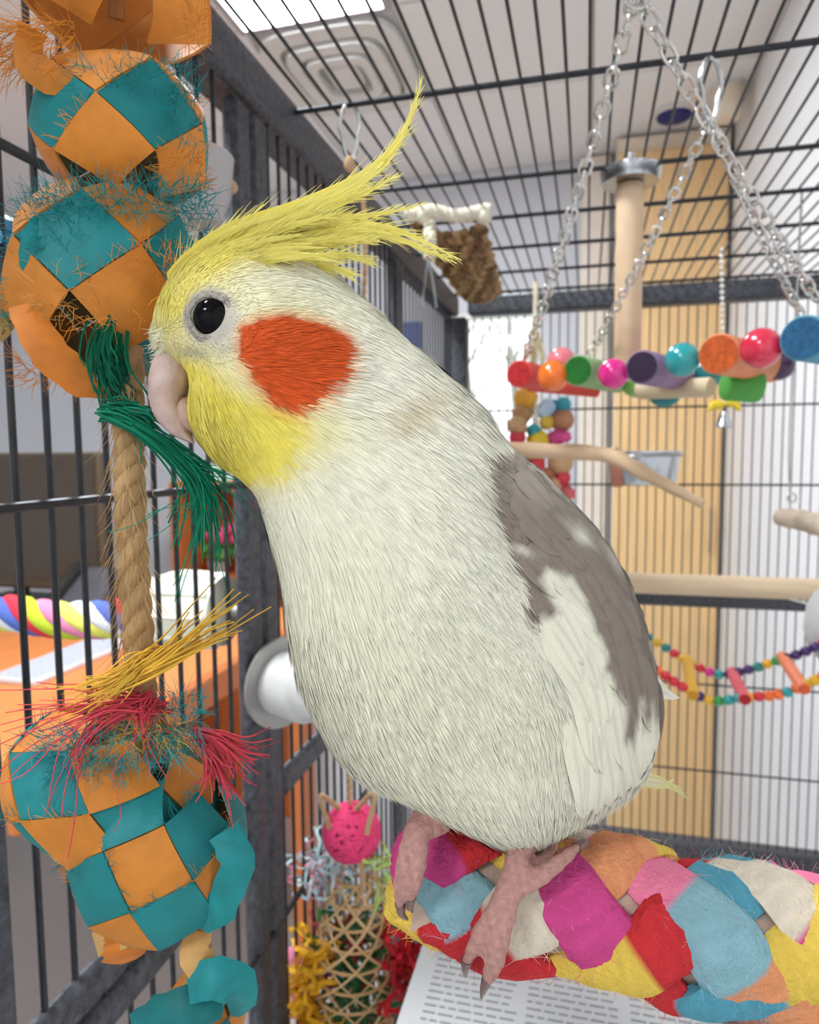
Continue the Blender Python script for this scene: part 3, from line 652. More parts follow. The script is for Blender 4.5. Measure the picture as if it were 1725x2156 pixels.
# short contour feathers lying along the plumage
def contour(N, seed):
    rg = np.random.default_rng(seed); tri = np.array([t for f in BFac for t in ((f[0], f[1], f[2]),) + (((f[0], f[2], f[3]),) if len(f) == 4 else ())])
    A = BVtx[tri[:, 0]]; B = BVtx[tri[:, 1]]; C = BVtx[tri[:, 2]]; ar = np.linalg.norm(np.cross(B - A, C - A), axis=1)
    legt = isleg[tri].any(1); ar = np.where(legt, 0, ar)
    cen = (A + B + C)/3; fn = BNor[tri[:, 0]]; facing = (fn*nrms(cen)).sum(1) < .25; ar = ar*np.where(facing, 1, .25)
    pc = proj(cen); head = pc[:, 0] + (pc[:, 1] - 900)*1.1 < 640; ar = ar*np.where(head & facing, 2.4, 1)
    t = rg.choice(len(tri), N, p=ar/ar.sum()); r1 = np.sqrt(rg.random(N)); r2 = rg.random(N)
    wts = np.c_[1 - r1, r1*(1 - r2), r1*r2]; p = A[t]*wts[:, :1] + B[t]*wts[:, 1:2] + C[t]*wts[:, 2:]
    n = nrms(BNor[tri[t, 0]]*wts[:, :1] + BNor[tri[t, 1]]*wts[:, 1:2] + BNor[tri[t, 2]]*wts[:, 2:])
    q = proj(p); u, v = q[:, 0], q[:, 1]
    near = (p@FWD) < bird_mid(q) + .004
    e = np.hypot(u - 444, v - 667); keep = ~((e < 46) & near) & ~((u < 402) & (v > 752) & (v < 940) & (u < 398 - .0*(v - 750)) & near)
    p, n, q, u, v, e = p[keep], n[keep], q[keep], u[keep], v[keep], e[keep]; N = len(p)
    fl = flow(u, v) + rg.normal(size=(N, 2))*.10; d3 = RT*fl[:, :1] - UP*fl[:, 1:]; d3 = nrms(d3 - n*(d3*n).sum(1, keepdims=True))
    bodyness = sm(560, 1000, u*.6 + v*.6); L = (.0030 + .0045*bodyness)*rg.uniform(.6, 1.25, N); L = np.where(e < 95, .0014, L); L = np.where((u < 420) & (v > 690), np.minimum(L, .0022), L)
    inw = sdf(np.c_[u, v], WING) > -10; L = np.where(inw, .0035, L)
    w = (.00012 + .00010*bodyness)*rg.uniform(.7, 1.3, N); lift = rg.uniform(.0, .07, N); lift = np.where(inw, .05, lift)
    side = nrms(np.cross(n, d3)); K = 3; V = np.zeros((N, 7, 3)); 
    for k in range(4):
        t_ = k/3; c = p + d3*(L*t_)[:, None] + n*((.00010 + L*(lift*t_ - .55*lift*t_*t_)) - .00035*(1 if k == 0 else 0))[:, None]
        ww = w*(.55, 1.0, .8, 0)[k]
        if k < 3: V[:, 2*k] = c - side*ww[:, None]; V[:, 2*k + 1] = c + side*ww[:, None]
        else: V[:, 6] = c
    qm = proj(p + d3*(L*.35)[:, None]); col = plumage(qm[:, 0], qm[:, 1], 1.0)*rg.uniform(.90, 1.07, (N, 1))*np.where(sdf(qm, CHEEK) > -6, rg.uniform(.78, 1.15, N), 1.0)[:, None]; col = np.clip(col, 0, 1)
    C7 = np.repeat(col, 7, 0); b = (np.arange(N)*7)[:, None]
    F = np.concatenate([np.c_[b + 0, b + 1, b + 3, b + 2], np.c_[b + 2, b + 3, b + 5, b + 4]]).tolist() + np.c_[b + 4, b + 5, b + 6].tolist()
    mb = MB(); mb.add(V.reshape(-1, 3), F, C7, sn=np.repeat(n, 7, 0)); return mb
part('contour_feathers', contour(90000, 3), vmat('feather_barbs', .8, nattr=.86, spec=.15), body, label='fine cream, yellow and orange body feathers', kind='stuff', smooth=False)

# wing: overlapping vanes laid along the flank
m_vane = vmat('wing_vane', .75, bump=.15, bscale=2500, nattr=.75, spec=.15)
WREG = np.array([(1040, 985), (1095, 968), (1200, 1058), (1300, 1185), (1348, 1290), (1380, 1400), (1388, 1520), (1372, 1590), (1330, 1640), (1260, 1690), (1215, 1690), (1190, 1600), (1170, 1450), (1120, 1330), (1080, 1230), (1052, 1110)], float)
_gx, _gy = np.arange(900, 1560, 6.), np.arange(850, 1860, 6.); _SD = sdf(np.stack(np.meshgrid(_gx, _gy), -1).reshape(-1, 2), tgt).reshape(len(_gy), len(_gx)); _GY, _GX = np.gradient(_SD, 6.)
def inside(q):
    for _ in range(6):
        i = int(np.clip((q[0] - 900)/6 + .5, 0, len(_gx) - 1)); j = int(np.clip((q[1] - 850)/6 + .5, 0, len(_gy) - 1)); d = _SD[j, i]
        if d > 7: break
        q = q + nrm([_GX[j, i], _GY[j, i]])*(9 - d)
    return q
def vane(u0, v0, L, w0, lift, jit, seed, nt=12, ns=7):
    rg = np.random.default_rng(seed); pts = [(u0, v0)]; q = np.array([[u0, v0]], float); fs = []
    for k in range(nt):
        d = flow(q[:, 0], q[:, 1])[0]; d = nrm(d + jit); fs.append(d); q = q + d*L/nt; pts.append(tuple(q[0]))
    fs.append(fs[-1]); V = []; SNs = []; UV = []
    for k in range(nt + 1):
        t = k/nt; wd = w0*min(1, (t/.22 + .15)**.6)*(1 - max(0, (t - .35)/.65)**2.0)**.6
        nrmv = np.array([-fs[k][1], fs[k][0]])
        for j in range(ns):
            s = j/(ns - 1)*2 - 1; uu = inside(np.array(pts[k]) + nrmv*s*wd); p, n = hit(*uu)
            V.append(p + n*(.0002 + lift*t + .0003*(1 - s*s))); SNs.append(n); UV.append((uu[0], uu[1], s, t))
    V = np.array(V); UV = np.array(UV); c = plumage(UV[:, 0], UV[:, 1], 1.0)*rg.uniform(.93, 1.05)
    c = c*(1 - .16*np.exp(-(UV[:, 2]/.12)**2)*sm(.1, .4, UV[:, 3]))[:, None]
    f = [(k*ns + j, k*ns + j + 1, (k + 1)*ns + j + 1, (k + 1)*ns + j) for k in range(nt) for j in range(ns - 1)]
    return MB().add(V, f, np.clip(c, 0, 1), sn=np.array(SNs))
wrng = np.random.default_rng(21); rows = []; root_mb = vane(1180, 1080, 200, 60, .0004, np.zeros(2), 1)
wing = part('wing', root_mb, m_vane, bird, label='grey and white pied wing', smooth=True)
cnt = 0
for gy in np.arange(960, 1640, 46):
    for gx in np.arange(1030, 1400, 40):
        u0 = gx + wrng.uniform(-10, 10) + (20 if int(gy/46) % 2 else 0); v0 = gy + wrng.uniform(-10, 10)
        if sdf(np.array([[u0, v0]]), WREG)[0] < 12: continue
        low = float(sm(1000, 1450, np.array(v0))); L = (120 + 110*low)*wrng.uniform(.85, 1.15); w0 = 20 + 3*low
        lim = 1690 + 40*wrng.random() - max(0, u0 - 1250)*.35
        if v0 + L > lim: L = lim - v0
        if L < 50: continue
        part('covert_feather' if v0 < 1250 else 'flight_feather', vane(u0, v0, L, w0, (.0005 + .0004*low), wrng.normal(size=2)*.05, cnt), m_vane, wing); cnt += 1
print('wing feathers', cnt)
# free quills: folded far wing tip and the tail behind
def quill(pts, w, col, name, parent, seed=0, tipc=None, twist=None):
    rg = np.random.default_rng(seed); path = spline(np.array([P(*a) for a in pts]), 18); t, uu, ww = frames(path); mb = MB()
    view = nrms(path); side = nrms(np.cross(t, view)); V = []; C = []
    for k in range(18):
        s = k/17; wd = w*min(1, (s/.15 + .12)**.7)*(1 - max(0, (s - .3)/.7)**1.3)**.9
        for j, o in enumerate((-1, -.5, 0, .5, 1)):
            V.append(path[k] + side[k]*o*wd - view[k]*(1 - o*o)*wd*.18); cc = np.asarray(col if tipc is None else col*(1 - s) + tipc*s)*(.86 if j == 2 else rg.uniform(.95, 1.05)); C.append(np.clip(cc, 0, 1))
    f = [(k*5 + j, k*5 + j + 1, (k + 1)*5 + j + 1, (k + 1)*5 + j) for k in range(17) for j in range(4)]
    return part(name, mb.add(V, f, np.array(C)), vmat('quill', .7, bump=.2, bscale=2500, spec=.2), parent)
yw = lin((226, 222, 150)); wt = lin((236, 232, 214)); gy_ = lin((150, 138, 126))
for k, (e, c) in enumerate((((1452, 1684, .235), yw), ((1438, 1660, .232), yw*.92), ((1446, 1672, .238), wt), ((1420, 1640, .222), yw))):
    quill([(1250, 1600 + 6*k, .176), (1330, 1630 + 4*k, .190), (1395, 1645 + 3*k, .208), e], .0017 - .0001*k, c, 'tail_feather', bird, k, tipc=yw)
quill([(1330, 1400, .176), (1375, 1440, .180), (1405, 1462, .186), (1432, 1470, .192)], .0022, wt, 'flight_feather', bird, 9)
quill([(1382, 1430, .178), (1391, 1470, .179), (1395, 1510, .180), (1392, 1560, .182)], .0008, gy_, 'flight_feather', bird, 10)
# crest
GUIDE = [[(392, 540), (500, 478), (640, 428), (770, 365), (835, 300), (868, 238), (891, 160)], [(410, 536), (530, 480), (680, 428), (790, 362), (845, 295), (882, 190)], [(430, 532), (560, 484), (690, 438), (780, 400), (840, 364)],
         [(420, 545), (560, 495), (690, 462), (790, 452), (900, 428)], [(440, 548), (590, 502), (730, 474), (830, 484), (900, 512), (972, 548)], [(450, 556), (600, 512), (740, 488), (830, 500), (900, 528), (962, 554)],
         [(470, 562), (610, 532), (720, 512), (800, 505)], [(500, 570), (620, 548), (720, 538), (792, 552)], [(520, 576), (620, 560), (700, 562), (745, 582)]]
def crest(px, dep, w, seed, k=26):
    rg = np.random.default_rng(seed); n = 22; p2 = spline(np.array(px, float), n); dz = dep*np.sin(np.linspace(.15, 1.3, n))
    path = np.array([P(a, b, .1550 + z) for (a, b), z in zip(p2, dz)]); t = nrms(np.gradient(path, axis=0)); view = nrms(path); side = nrms(np.cross(t, view)); mb = MB()
    c0 = lin((252, 232, 96))*rg.uniform(.88, 1.06); c1 = lin((250, 238, 138)); V = []; C = []; SNv = []
    for q in range(n):
        s = q/(n - 1); wd = w*min(1, (s/.12 + .2))*(1 - s)**1.15 + .00010
        for o in (-1, 0, 1):
            V.append(path[q] + side[q]*o*wd - view[q]*(1 - abs(o))*wd*.5); C.append((c0*(1 - s) + c1*s)*(1.0 if o else .93)); SNv.append(nrm(-view[q] + side[q]*o*.4 + UP*.45))
    f = [(q*3 + j, q*3 + j + 1, (q + 1)*3 + j + 1, (q + 1)*3 + j) for q in range(n - 1) for j in range(2)]; mb.add(V, f, np.clip(C, 0, 1), sn=SNv)
    for q in range(k):                                              # loose barbs along both edges
        s = rg.uniform(.08, .97); i = int(s*(n - 1)); sg = rg.choice((-1, 1)); L = (.0075*(1 - s) + .0030)*rg.uniform(.6, 1.2); a = rg.uniform(.12, .34)
        b0 = path[i] + side[i]*sg*w*.4*(1 - s) - view[i]*rg.uniform(-.0004, .0006); V = []
        for e in range(4):
            x = e/3; c = b0 + t[i]*L*x*(1 - .1*x) + side[i]*sg*a*L*x + (path[min(n - 1, i + 1)] - path[i])*0; wd = .00011*(1 - x*.75); V += [c - side[i]*wd, c + side[i]*wd]
        mb.add(V, [(0, 1, 3, 2), (2, 3, 5, 4), (4, 5, 7, 6)], np.clip(c1*rg.uniform(.85, 1.05), 0, 1), sn=[nrm(-view[i] + side[i]*sg*.3 + UP*.45)]*8)
    return mb
m_cr = vmat('crest_vane', .7, nattr=.8, spec=.2, trl=.45)
crg = np.random.default_rng(8)
for i, gd in enumerate(GUIDE): part('crest_feather', crest(gd, (-.006, -.003, -.008, -.009, -.005, .001, -.010, -.011, -.011)[i], .0017, i, 80), m_cr, bird)
for i in range(60):
    if i >= 34: break
    a = crg.integers(0, len(GUIDE) - 1); al = crg.random(); A = spline(np.array(GUIDE[a], float), 8); B = spline(np.array(GUIDE[a + 1], float), 8); M = A*(1 - al) + B*al
    M = spline(M, 20)[:int(20*crg.uniform(.42, .72))]; M = M + np.outer(np.linspace(0, 1, len(M)), crg.normal(size=2)*7); M = spline(M, 7)
    part('crest_feather', crest(M, crg.uniform(-.013, .004), .0019, 50 + i, 46), m_cr, bird)
# crown feathers that run from the forehead into the crest
for i in range(46):
    al = crg.random(); a0 = np.array([362, 604.])*(1 - al) + np.array([455, 588.])*al + crg.normal(size=2)*6; a1 = np.array([400, 535.])*(1 - al) + np.array([540, 555.])*al; a2 = np.array([500, 474.])*(1 - al) + np.array([640, 545.])*al; a3 = np.array([640, 428.])*(1 - al) + np.array([745, 560.])*al
    M = spline([a0, a1, a2, a3], 16)[:int(16*crg.uniform(.6, 1.0))]; n7 = spline(M, 9); V2 = []
    part('crown_feather', crest(spline(M, 6), -.0155*(.45 + .55*al) + crg.uniform(-.001, .001) if al > .25 else crg.uniform(-.010, .002), .0020, 200 + i, 8), m_cr, bird)
# eye with bare grey ring, on both sides
m_eye = mat('eye_black', (10, 8, 11), .06, var=.2); m_eye.node_tree.nodes['Principled BSDF'].inputs['Specular IOR Level'].default_value = .14; m_ring = mat('eye_ring_skin', (202, 192, 178), .8, var=.22, scale=1200, bump=.6, bscale=2500)
ep, en = hit(444, 667); en = nrm(en*.5 - ray(444, 667)*.5)
far = ep + FWD*2*float(bird_mid(np.array([[444., 667.]]))[0] - ep@FWD); fn_ = en - 2*FWD*(en@FWD)
for q, (ec, nn) in enumerate(((ep, en), (far, fn_))):
    x, y_, z_ = basis(nn); R_ = .00375
    eye = part('eye', MB().sphere(ec - nn*.0006, (R_, R_, .0026), 28, 18, axes=np.array([x, y_, z_])), m_eye, bird, label='glossy black eye')
    rm = MB()
    for rr, tr, off in ((.0041, .00048, .0002), (.00475, .00045, -.0002)):
        a = np.linspace(0, 2*np.pi, 40, endpoint=False); wv = 1 + .03*np.sin(a*5 + rr*9000)
        rm.tube([ec + nn*off + rr*w_*(math.cos(b)*x*1.06 + math.sin(b)*y_) for b, w_ in zip(a, wv)], tr, 8, closed=True)
    part('eye_ring', rm, m_ring, bird, label='bare grey skin round the eye')
# beak
m_beak = mat('beak_horn', (206, 180, 170), .5, var=.10, scale=260, bump=.25, bscale=500, col2=(186, 156, 144))
UB = spline([(346, 726), (326, 762), (316, 810), (319, 852), (334, 888), (360, 914), (388, 928), (410, 933), (401, 912), (394, 888), (388, 868), (384, 845), (402, 800), (408, 765), (390, 738), (366, 724)], 60, closed=True)
ub = Inflate(UB, lambda p: np.full(len(p), .1545), .95, h=3, it=1200); V_, F_ = ub.surf(4); part('upper_beak', MB().add(V_, F_), m_beak, bird, label='pale pinkish grey hooked beak')
LB = spline([(380, 838), (368, 862), (372, 886), (386, 904), (404, 912), (420, 900), (420, 860), (405, 838)], 40, closed=True)
lb = Inflate(LB, lambda p: np.full(len(p), .1547), 1.0, h=3, it=1200); V_, F_ = lb.surf(4); part('lower_beak', MB().add(V_, F_), mat('beak_low', (198, 160, 140), .55, var=.1, scale=300), bird)
br = MB(); rgb = np.random.default_rng(3); rts = []; ds = []
for q in range(150):
    s = rgb.random(); u_, v_ = 322 + 26*rgb.random() + 10*s, 688 + 70*s; p_, n_ = hit(u_, v_); rts.append(p_); ds.append(n_*.7 - RT*.5 - UP*rgb.uniform(.1, .9))
br.fibers(rts, ds, .0026, .00006, lin((250, 244, 214)), seg=4, curl=.4, rng=rgb)
part('bristles', br, vmat('bristle', .8, spec=.2), bird, label='pale bristles above the beak', kind='stuff')
m_claw = mat('claw', (120, 92, 84), .4, var=.1, scale=500)
for pth in ([(984, 2020, .147), (980, 2040, .1485), (982, 2056, .152)], [(1028, 2058, .1448), (1019, 2082, .1460), (1014, 2100, .149)], [(1214, 1786, .152), (1232, 1774, .155), (1240, 1778, .159)], [(843, 1902, .1494), (846, 1924, .1505), (858, 1936, .153)], [(864, 1888, .1467), (862, 1908, .148), (868, 1920, .151)]):
    q = spline(np.array([P(*a) for a in pth]), 9); part('claw', MB().tube(q, np.linspace(.0013, .0003, 9), 8), m_claw, bird)
# ------------------------------------------------------------------ woven palm-leaf toy at the left
ORG, ORG2, TEAL, TEAL2 = lin((218, 136, 50)), lin((210, 122, 38)), lin((28, 132, 134)), lin((20, 112, 112))
TAN, SIS, GRN, YEL, REDF = lin((206, 160, 96)), lin((190, 154, 108)), lin((16, 120, 88)), lin((234, 184, 70)), lin((212, 70, 84))
m_palm = vmat('palm_leaf', .55, bump=.5, bscale=140, spec=.3, lo=.70, hi=1.22); m_fib = vmat('sisal_fibre', .8, bump=.2, bscale=900, spec=.2)
toy = empty('woven_palm_toy', P(300, 2150, .176), 'hanging chew toy of orange and teal woven palm balls on a sisal rope', 'bird toy')
def woven(cx, cy, dep, sx, sy, tilt, n, R, rowcols, seed, drop=(), phi0=22, phi1=158, sq=2.4, spin=0.0, sz=.9):
    rg = np.random.default_rng(seed); c = P(cx, cy, dep); s = dep/FPX; ct, st_ = math.cos(tilt), math.sin(tilt)
    ex = RT*ct - UP*st_; ey = UP*ct + RT*st_; ez = -FWD
    def pt(phi, th, k=1.0):
        v = np.array([math.sin(phi)*math.sin(th), math.cos(phi), math.sin(phi)*math.cos(th)]); q = (np.abs(v)**sq).sum()**(-1/sq); v = v*q*k
        return c + ex*v[0]*sx*s + ey*v[1]*sy*s + ez*v[2]*sz*sx*s
    fr = MB()
    for r in range(1, R):
        for j in range(n):
            if (r, j) in drop: continue
            ph = lambda q: math.radians(phi0 + (phi1 - phi0)*q/R); th = (j + .5 + .5*(r % 2))*2*math.pi/n + spin; hw = math.pi/n
            cs = [(ph(r - 1), th), (ph(r), th + hw), (ph(r + 1), th), (ph(r), th - hw)]
            G = 6; top = []; bot = []; over = .035 if (r % 2) else .0; jit = rg.uniform(-.012, .02)
            for a in range(G):
                for b in range(G):
                    x, y = a/(G - 1), b/(G - 1); x2, y2 = (x - .5)*.985 + .5, (y - .5)*.985 + .5
                    p_ = (1 - x2)*(1 - y2)*np.array(cs[0]) + x2*(1 - y2)*np.array(cs[1]) + x2*y2*np.array(cs[2]) + (1 - x2)*y2*np.array(cs[3])
                    k = 1 + over*.6 + jit + .03*math.sin(math.pi*x)**.6*(math.sin(math.pi*y)**.6)
                    C3 = [pt(a_, b_, k) for a_, b_ in cs]; fl_ = (1 - x2)*(1 - y2)*C3[0] + x2*(1 - y2)*C3[1] + x2*y2*C3[2] + (1 - x2)*y2*C3[3]; q_ = fl_*.6 + pt(p_[0], p_[1], k)*.4
                    top.append(q_); bot.append(q_ - nrm(q_ - c)*.0007)
            col = rowcols[r % len(rowcols)]; col = col if not callable(col) else col(rg); base = np.asarray(col)*rg.uniform(.82, 1.08)
            st_v = np.array([1 + .10*math.sin(31*a/(G - 1) + seed) for a in range(G) for b in range(G)])
            cc = np.clip(base[None]*st_v[:, None]*rg.uniform(.95, 1.05, (G*G, 1)), 0, 1)
            f = [(a*G + b, a*G + b + 1, (a + 1)*G + b + 1, (a + 1)*G + b) for a in range(G - 1) for b in range(G - 1)]; o = G*G
            f += [tuple(o + i for i in reversed(q)) for q in f]
            edge = [a*G for a in range(G)] + [(G - 1)*G + b for b in range(1, G)] + [a*G + G - 1 for a in range(G - 2, -1, -1)] + [b for b in range(G - 2, 0, -1)]
            f += [(edge[i], edge[(i + 1) % len(edge)], edge[(i + 1) % len(edge)] + o, edge[i] + o) for i in range(len(edge))]
            mb = MB().add(np.array(top + bot), f, np.vstack([cc, cc*.5 + TAN*.5]))
            part('palm_strip', mb, m_palm, toy)
            if rg.random() < .42:                                        # frayed edge
                e = rg.integers(0, 2); k1 = [a*G for a in range(G)] if e else [b for b in range(G)]
                for q in range(20):
                    i = k1[rg.integers(0, G - 1)]; p0 = top[i]*(w_ := rg.random()) + top[min(i + (G if e else 1), G*G - 1)]*(1 - w_); out = nrm(p0 - c)
                    fr.fibers([p0], [out*.5 + nrm(p0 - (top[14] + top[21])/2)*.8 + rg.normal(size=3)*.35], .0042, .00011, base, seg=4, curl=.45, rng=rg)
    return fr
fray = [woven(238, -45, .176, 196, 150, .0, 4, 3, (ORG*1.05,), 1, sq=3.0, spin=.62),
        woven(262, 288, .176, 176, 142, -.03, 5, 4, (TEAL, ORG), 2, sq=2.5, spin=.06),
        woven(226, 596, .177, 192, 200, .06, 5, 5, (TEAL, ORG), 3, drop=((4, 4),), sq=2.4, spin=.66, phi1=168),
        woven(245, 1652, .180, 218, 140, .42, 6, 5, (TEAL, ORG), 4, sq=2.4, spin=.1),
        woven(338, 1790, .172, 172, 172, .35, 6, 5, (ORG, TEAL), 5, sq=2.4, spin=.6),
        woven(432, 2128, .172, 86, 82, .5, 5, 4, (TEAL, ORG), 6, sq=2.3)]
tt_ = P(245, -170, .176); tk = np.array([tt_[0], tt_[1], CZ - .002])
part('hanging_rope', MB().tube([P(245, 40, .188), P(245, -170, .180), tk], .0022, 8, SIS), m_fib, toy)
part('hook', MB().tube([tk + .004*(math.cos(a)*RT + math.sin(a)*np.array([0, 0, 1.])) for a in np.linspace(0, 2*np.pi, 18, endpoint=False)], .0009, 6, closed=True), mat('bright_steel', (214, 212, 208), .22, .9, var=.04), toy)
# torn leaf bands curling off the balls
def leaf(pts, w, col, name='palm_strip'):
    path = spline(np.array([P(*a) for a in pts]), 12); t = nrms(np.gradient(path, axis=0)); side = nrms(np.cross(t, nrms(path))); V = []; C = []; rg = np.random.default_rng(len(pts)*7 + int(pts[0][0]))
    for k in range(12):
        ww = w*(1 - .35*abs(k/11 - .5) - (.55*max(0, (k - 8)/3)**1.5)); ej = rg.uniform(.86, 1.12, 2)
        for lay in (0, 1):
            for o in (-1, -.3, .3, 1): V.append(path[k] + side[k]*o*ww*ej[int(o > 0)] - nrm(path[k])*((1 - o*o)*ww*.25 - lay*.0006)); C.append(np.clip(col*rg.uniform(.85, 1.1), 0, 1))
    f = []
    for k in range(11):
        a, b = k*8, (k + 1)*8
        f += [(a + j, a + j + 1, b + j + 1, b + j) for j in range(3)] + [(a + 4 + j, b + 4 + j, b + 5 + j, a + 5 + j) for j in range(3)] + [(a, b, b + 4, a + 4), (a + 3, a + 7, b + 7, b + 3)]
    f += [(0, 4, 5, 1), (1, 5, 6, 2), (2, 6, 7, 3)]
    return part(name, MB().add(V, f, np.array(C)), m_palm, toy)
for pts, w, col in ([(70, 60, .160), (60, 120, .157), (110, 165, .158), (190, 180, .160)], .0035, ORG), ([(50, 640, .160), (90, 720, .158), (150, 790, .160), (215, 830, .163)], .0042, ORG2), \
    ([(100, 470, .160), (75, 520, .158), (70, 590, .160)], .0035, TEAL), ([(200, 1990, .168), (265, 1960, .163), (330, 1975, .168)], .0035, TAN), ([(265, 1960, .166), (268, 1990, .164), (272, 2025, .166)], .0058, ORG2), \
    ([(420, 1960, .166), (410, 2010, .163), (430, 2050, .164), (385, 2085, .166)], .0036, TAN), ([(395, 2075, .162), (450, 2060, .160), (505, 2085, .162), (495, 2140, .166)], .0046, TEAL), ([(280, 2170, .164), (380, 2120, .161), (470, 2130, .164)], .0045, TEAL2), \
    ([(160, 1850, .163), (175, 1800, .160), (230, 1770, .160), (300, 1740, .160)], .0016, TAN), ([(80, 1760, .165), (150, 1810, .162), (260, 1800, .162), (330, 1740, .160)], .0018, TAN), ([(470, 1750, .160), (500, 1820, .158), (470, 1900, .160), (430, 1960, .163)], .0040, TEAL):
    leaf(pts, w, col)
fm = MB()
for m_ in fray:
    if m_.n: fm.add(np.concatenate(m_.v), m_.f, np.concatenate(m_.c))
rg = np.random.default_rng(31)
def puff(cx, cy, rx, ry, dep, n, L, col, out=None):
    for q in range(n):
        u_, v_ = cx + rx*rg.uniform(-1, 1), cy + ry*rg.uniform(-1, 1); d = RT*(u_ - cx)/max(rx, 1)*.7 - UP*(v_ - cy)/max(ry, 1)*.7 - FWD*rg.uniform(0, .9) + rg.normal(size=3)*.4
        if out is not None: d = d*.5 + RT*out[0] - UP*out[1]
        fm.fibers([P(u_, v_, dep + rg.uniform(-.003, .003))], [d], L*.62, .00010, col, seg=4, curl=.5, rng=rg)
for a in ((275, 165, 120, 25, .160, 160, .009, TEAL), (390, 230, 30, 70, .163, 120, .008, TEAL), (250, 420, 160, 28, .160, 420, .010, TEAL*1.15), (400, 470, 40, 60, .166, 160, .010, TEAL*1.2), (130, 470, 60, 50, .160, 200, .010, TEAL*1.1), (60, 480, 25, 60, .165, 120, .011, TEAL),
          (130, 620, 60, 60, .158, 70, .008, TAN), (330, 560, 60, 40, .160, 110, .008, ORG), (100, 780, 60, 30, .165, 110, .008, ORG), (230, 1570, 150, 30, .160, 380, .009, TEAL*1.2), (380, 1520, 45, 60, .166, 260, .008, TEAL*1.3), (310, 1540, 70, 20, .162, 130, .009, YEL), (180, 1620, 90, 25, .160, 160, .006, TEAL*1.2), (385, 350, 45, 30, .163, 90, .008, ORG), (410, 60, 20, 40, .163, 70, .008, ORG), (230, 660, 90, 30, .155, 40, .008, ORG)):
    puff(*a)
puff(80, 90, 80, 50, .160, 230, .016, ORG*1.05, out=(-.5, .5)); puff(45, 590, 20, 80, .165, 60, .012, TEAL, out=(-.6, -.3))
part('frayed_fibres', fm, m_fib, toy, label='frayed orange and teal fibres', kind='stuff')
def twisted(mb, path, R, r, turns, cols, n=90, k=3, fl=1.0):
    path = spline(path, n); t, u, w = frames(path); a0 = np.linspace(0, 2*np.pi*turns, n)
    for i in range(k):
        a = a0 + 2*np.pi*i/k; q = path + R*(np.cos(a)[:, None]*u + np.sin(a)[:, None]*w); mb.tube(q, r, 9, cols[i % len(cols)])
    return mb
rp = MB(); twisted(rp, [P(262, 120, .181), P(258, 400, .181), P(268, 720, .168), P(272, 900, .164), P(274, 1050, .164), P(284, 1230, .165), P(296, 1400, .166), P(300, 1520, .168)], .0016, .0021, 8, [SIS, SIS*.93, SIS*1.05], 160)
for q in range(420):
    s = rg.random(); c = spline([P(268, 720, .168), P(272, 900, .164), P(284, 1230, .165), P(300, 1500, .168)], 200)[int(s*199)]; a = rg.uniform(0, 6.28); o = RT*math.cos(a)*.0032 - FWD*abs(math.sin(a))*.0032
    rp.fibers([c + o], [o*120 + np.array([0, 0, -1.])*rg.uniform(.6, 2)], .010, .00010, SIS*1.1, seg=4, curl=.25, rng=rg)
part('sisal_rope', rp, m_fib, toy, label='twisted tan sisal rope')
rp = MB(); twisted(rp, [P(428, 1900, .170), P(418, 2000, .168), P(430, 2100, .170), P(440, 2260, .172)], .0014, .0018, 4, [SIS, SIS*.9], 50); part('sisal_rope', rp, m_fib, toy, label='twisted tan sisal rope')
def hank(name, paths, n, spread, rad, col, label, endw=1.0, seed=0, wisp=.3):
    rgh = np.random.default_rng(seed); mb = MB()
    for pts, frac in paths:
        base = spline(np.array([P(*a) for a in pts]), 18)
        for q in range(int(n*frac)):
            off = rgh.normal(size=3)*spread; drift = rgh.normal(size=3)*spread*endw*3; ln = rgh.uniform(.62, 1.0); m = max(6, int(18*ln)); s = np.linspace(0, 1, 18)[:m]
            wv = np.outer(np.sin(s*rgh.uniform(4, 12) + rgh.uniform(0, 6)), rgh.normal(size=3))*spread*wisp
            mb.tube(base[:m] + off*(.75 + .5*s[:, None]) + np.outer(s**2.2, drift) + wv*s[:, None], np.linspace(rad, rad*.6, m), 4, np.clip(col*rgh.uniform(.75, 1.2), 0, 1), cap=False)
    return part(name, mb, m_fib, toy, label=label)
hank('green_hank', [([(232, 690, .163), (222, 740, .160), (230, 790, .160), (262, 845, .161)], 1)], 110, .0022, .00033, GRN*.75, 'green fibre hank', .1, 1)
hank('green_tassel', [([(222, 868, .160), (262, 866, .157), (302, 890, .158), (325, 920, .161)], .45), ([(230, 872, .158), (300, 905, .157), (370, 960, .160), (418, 1020, .162), (430, 1090, .164), (428, 1180, .165)], .40)], 130, .0011, .00032, GRN, 'green fibre tassel knotted round the rope', 1.1, 2)
hank('green_tassel', [([(320, 925, .160), (400, 985, .161), (440, 1060, .163), (440, 1180, .165)], .35), ([(380, 960, .160), (425, 1040, .162), (390, 1110, .163), (345, 1185, .164)], .25), ([(390, 975, .160), (440, 1000, .162), (490, 1040, .164), (497, 1100, .166)], .2)], 90, .0009, .00015, GRN*1.35, 'loose green strands', 3.2, 3, 1.2)
hank('yellow_tassel', [([(345, 1385, .163), (300, 1395, .158), (265, 1425, .158), (215, 1450, .161), (170, 1462, .163)], .6), ([(262, 1430, .159), (320, 1400, .157), (380, 1360, .160), (440, 1315, .163), (505, 1270, .168)], .45)], 120, .0013, .00024, YEL, 'yellow fibre tassel knotted round the rope', .9, 4)
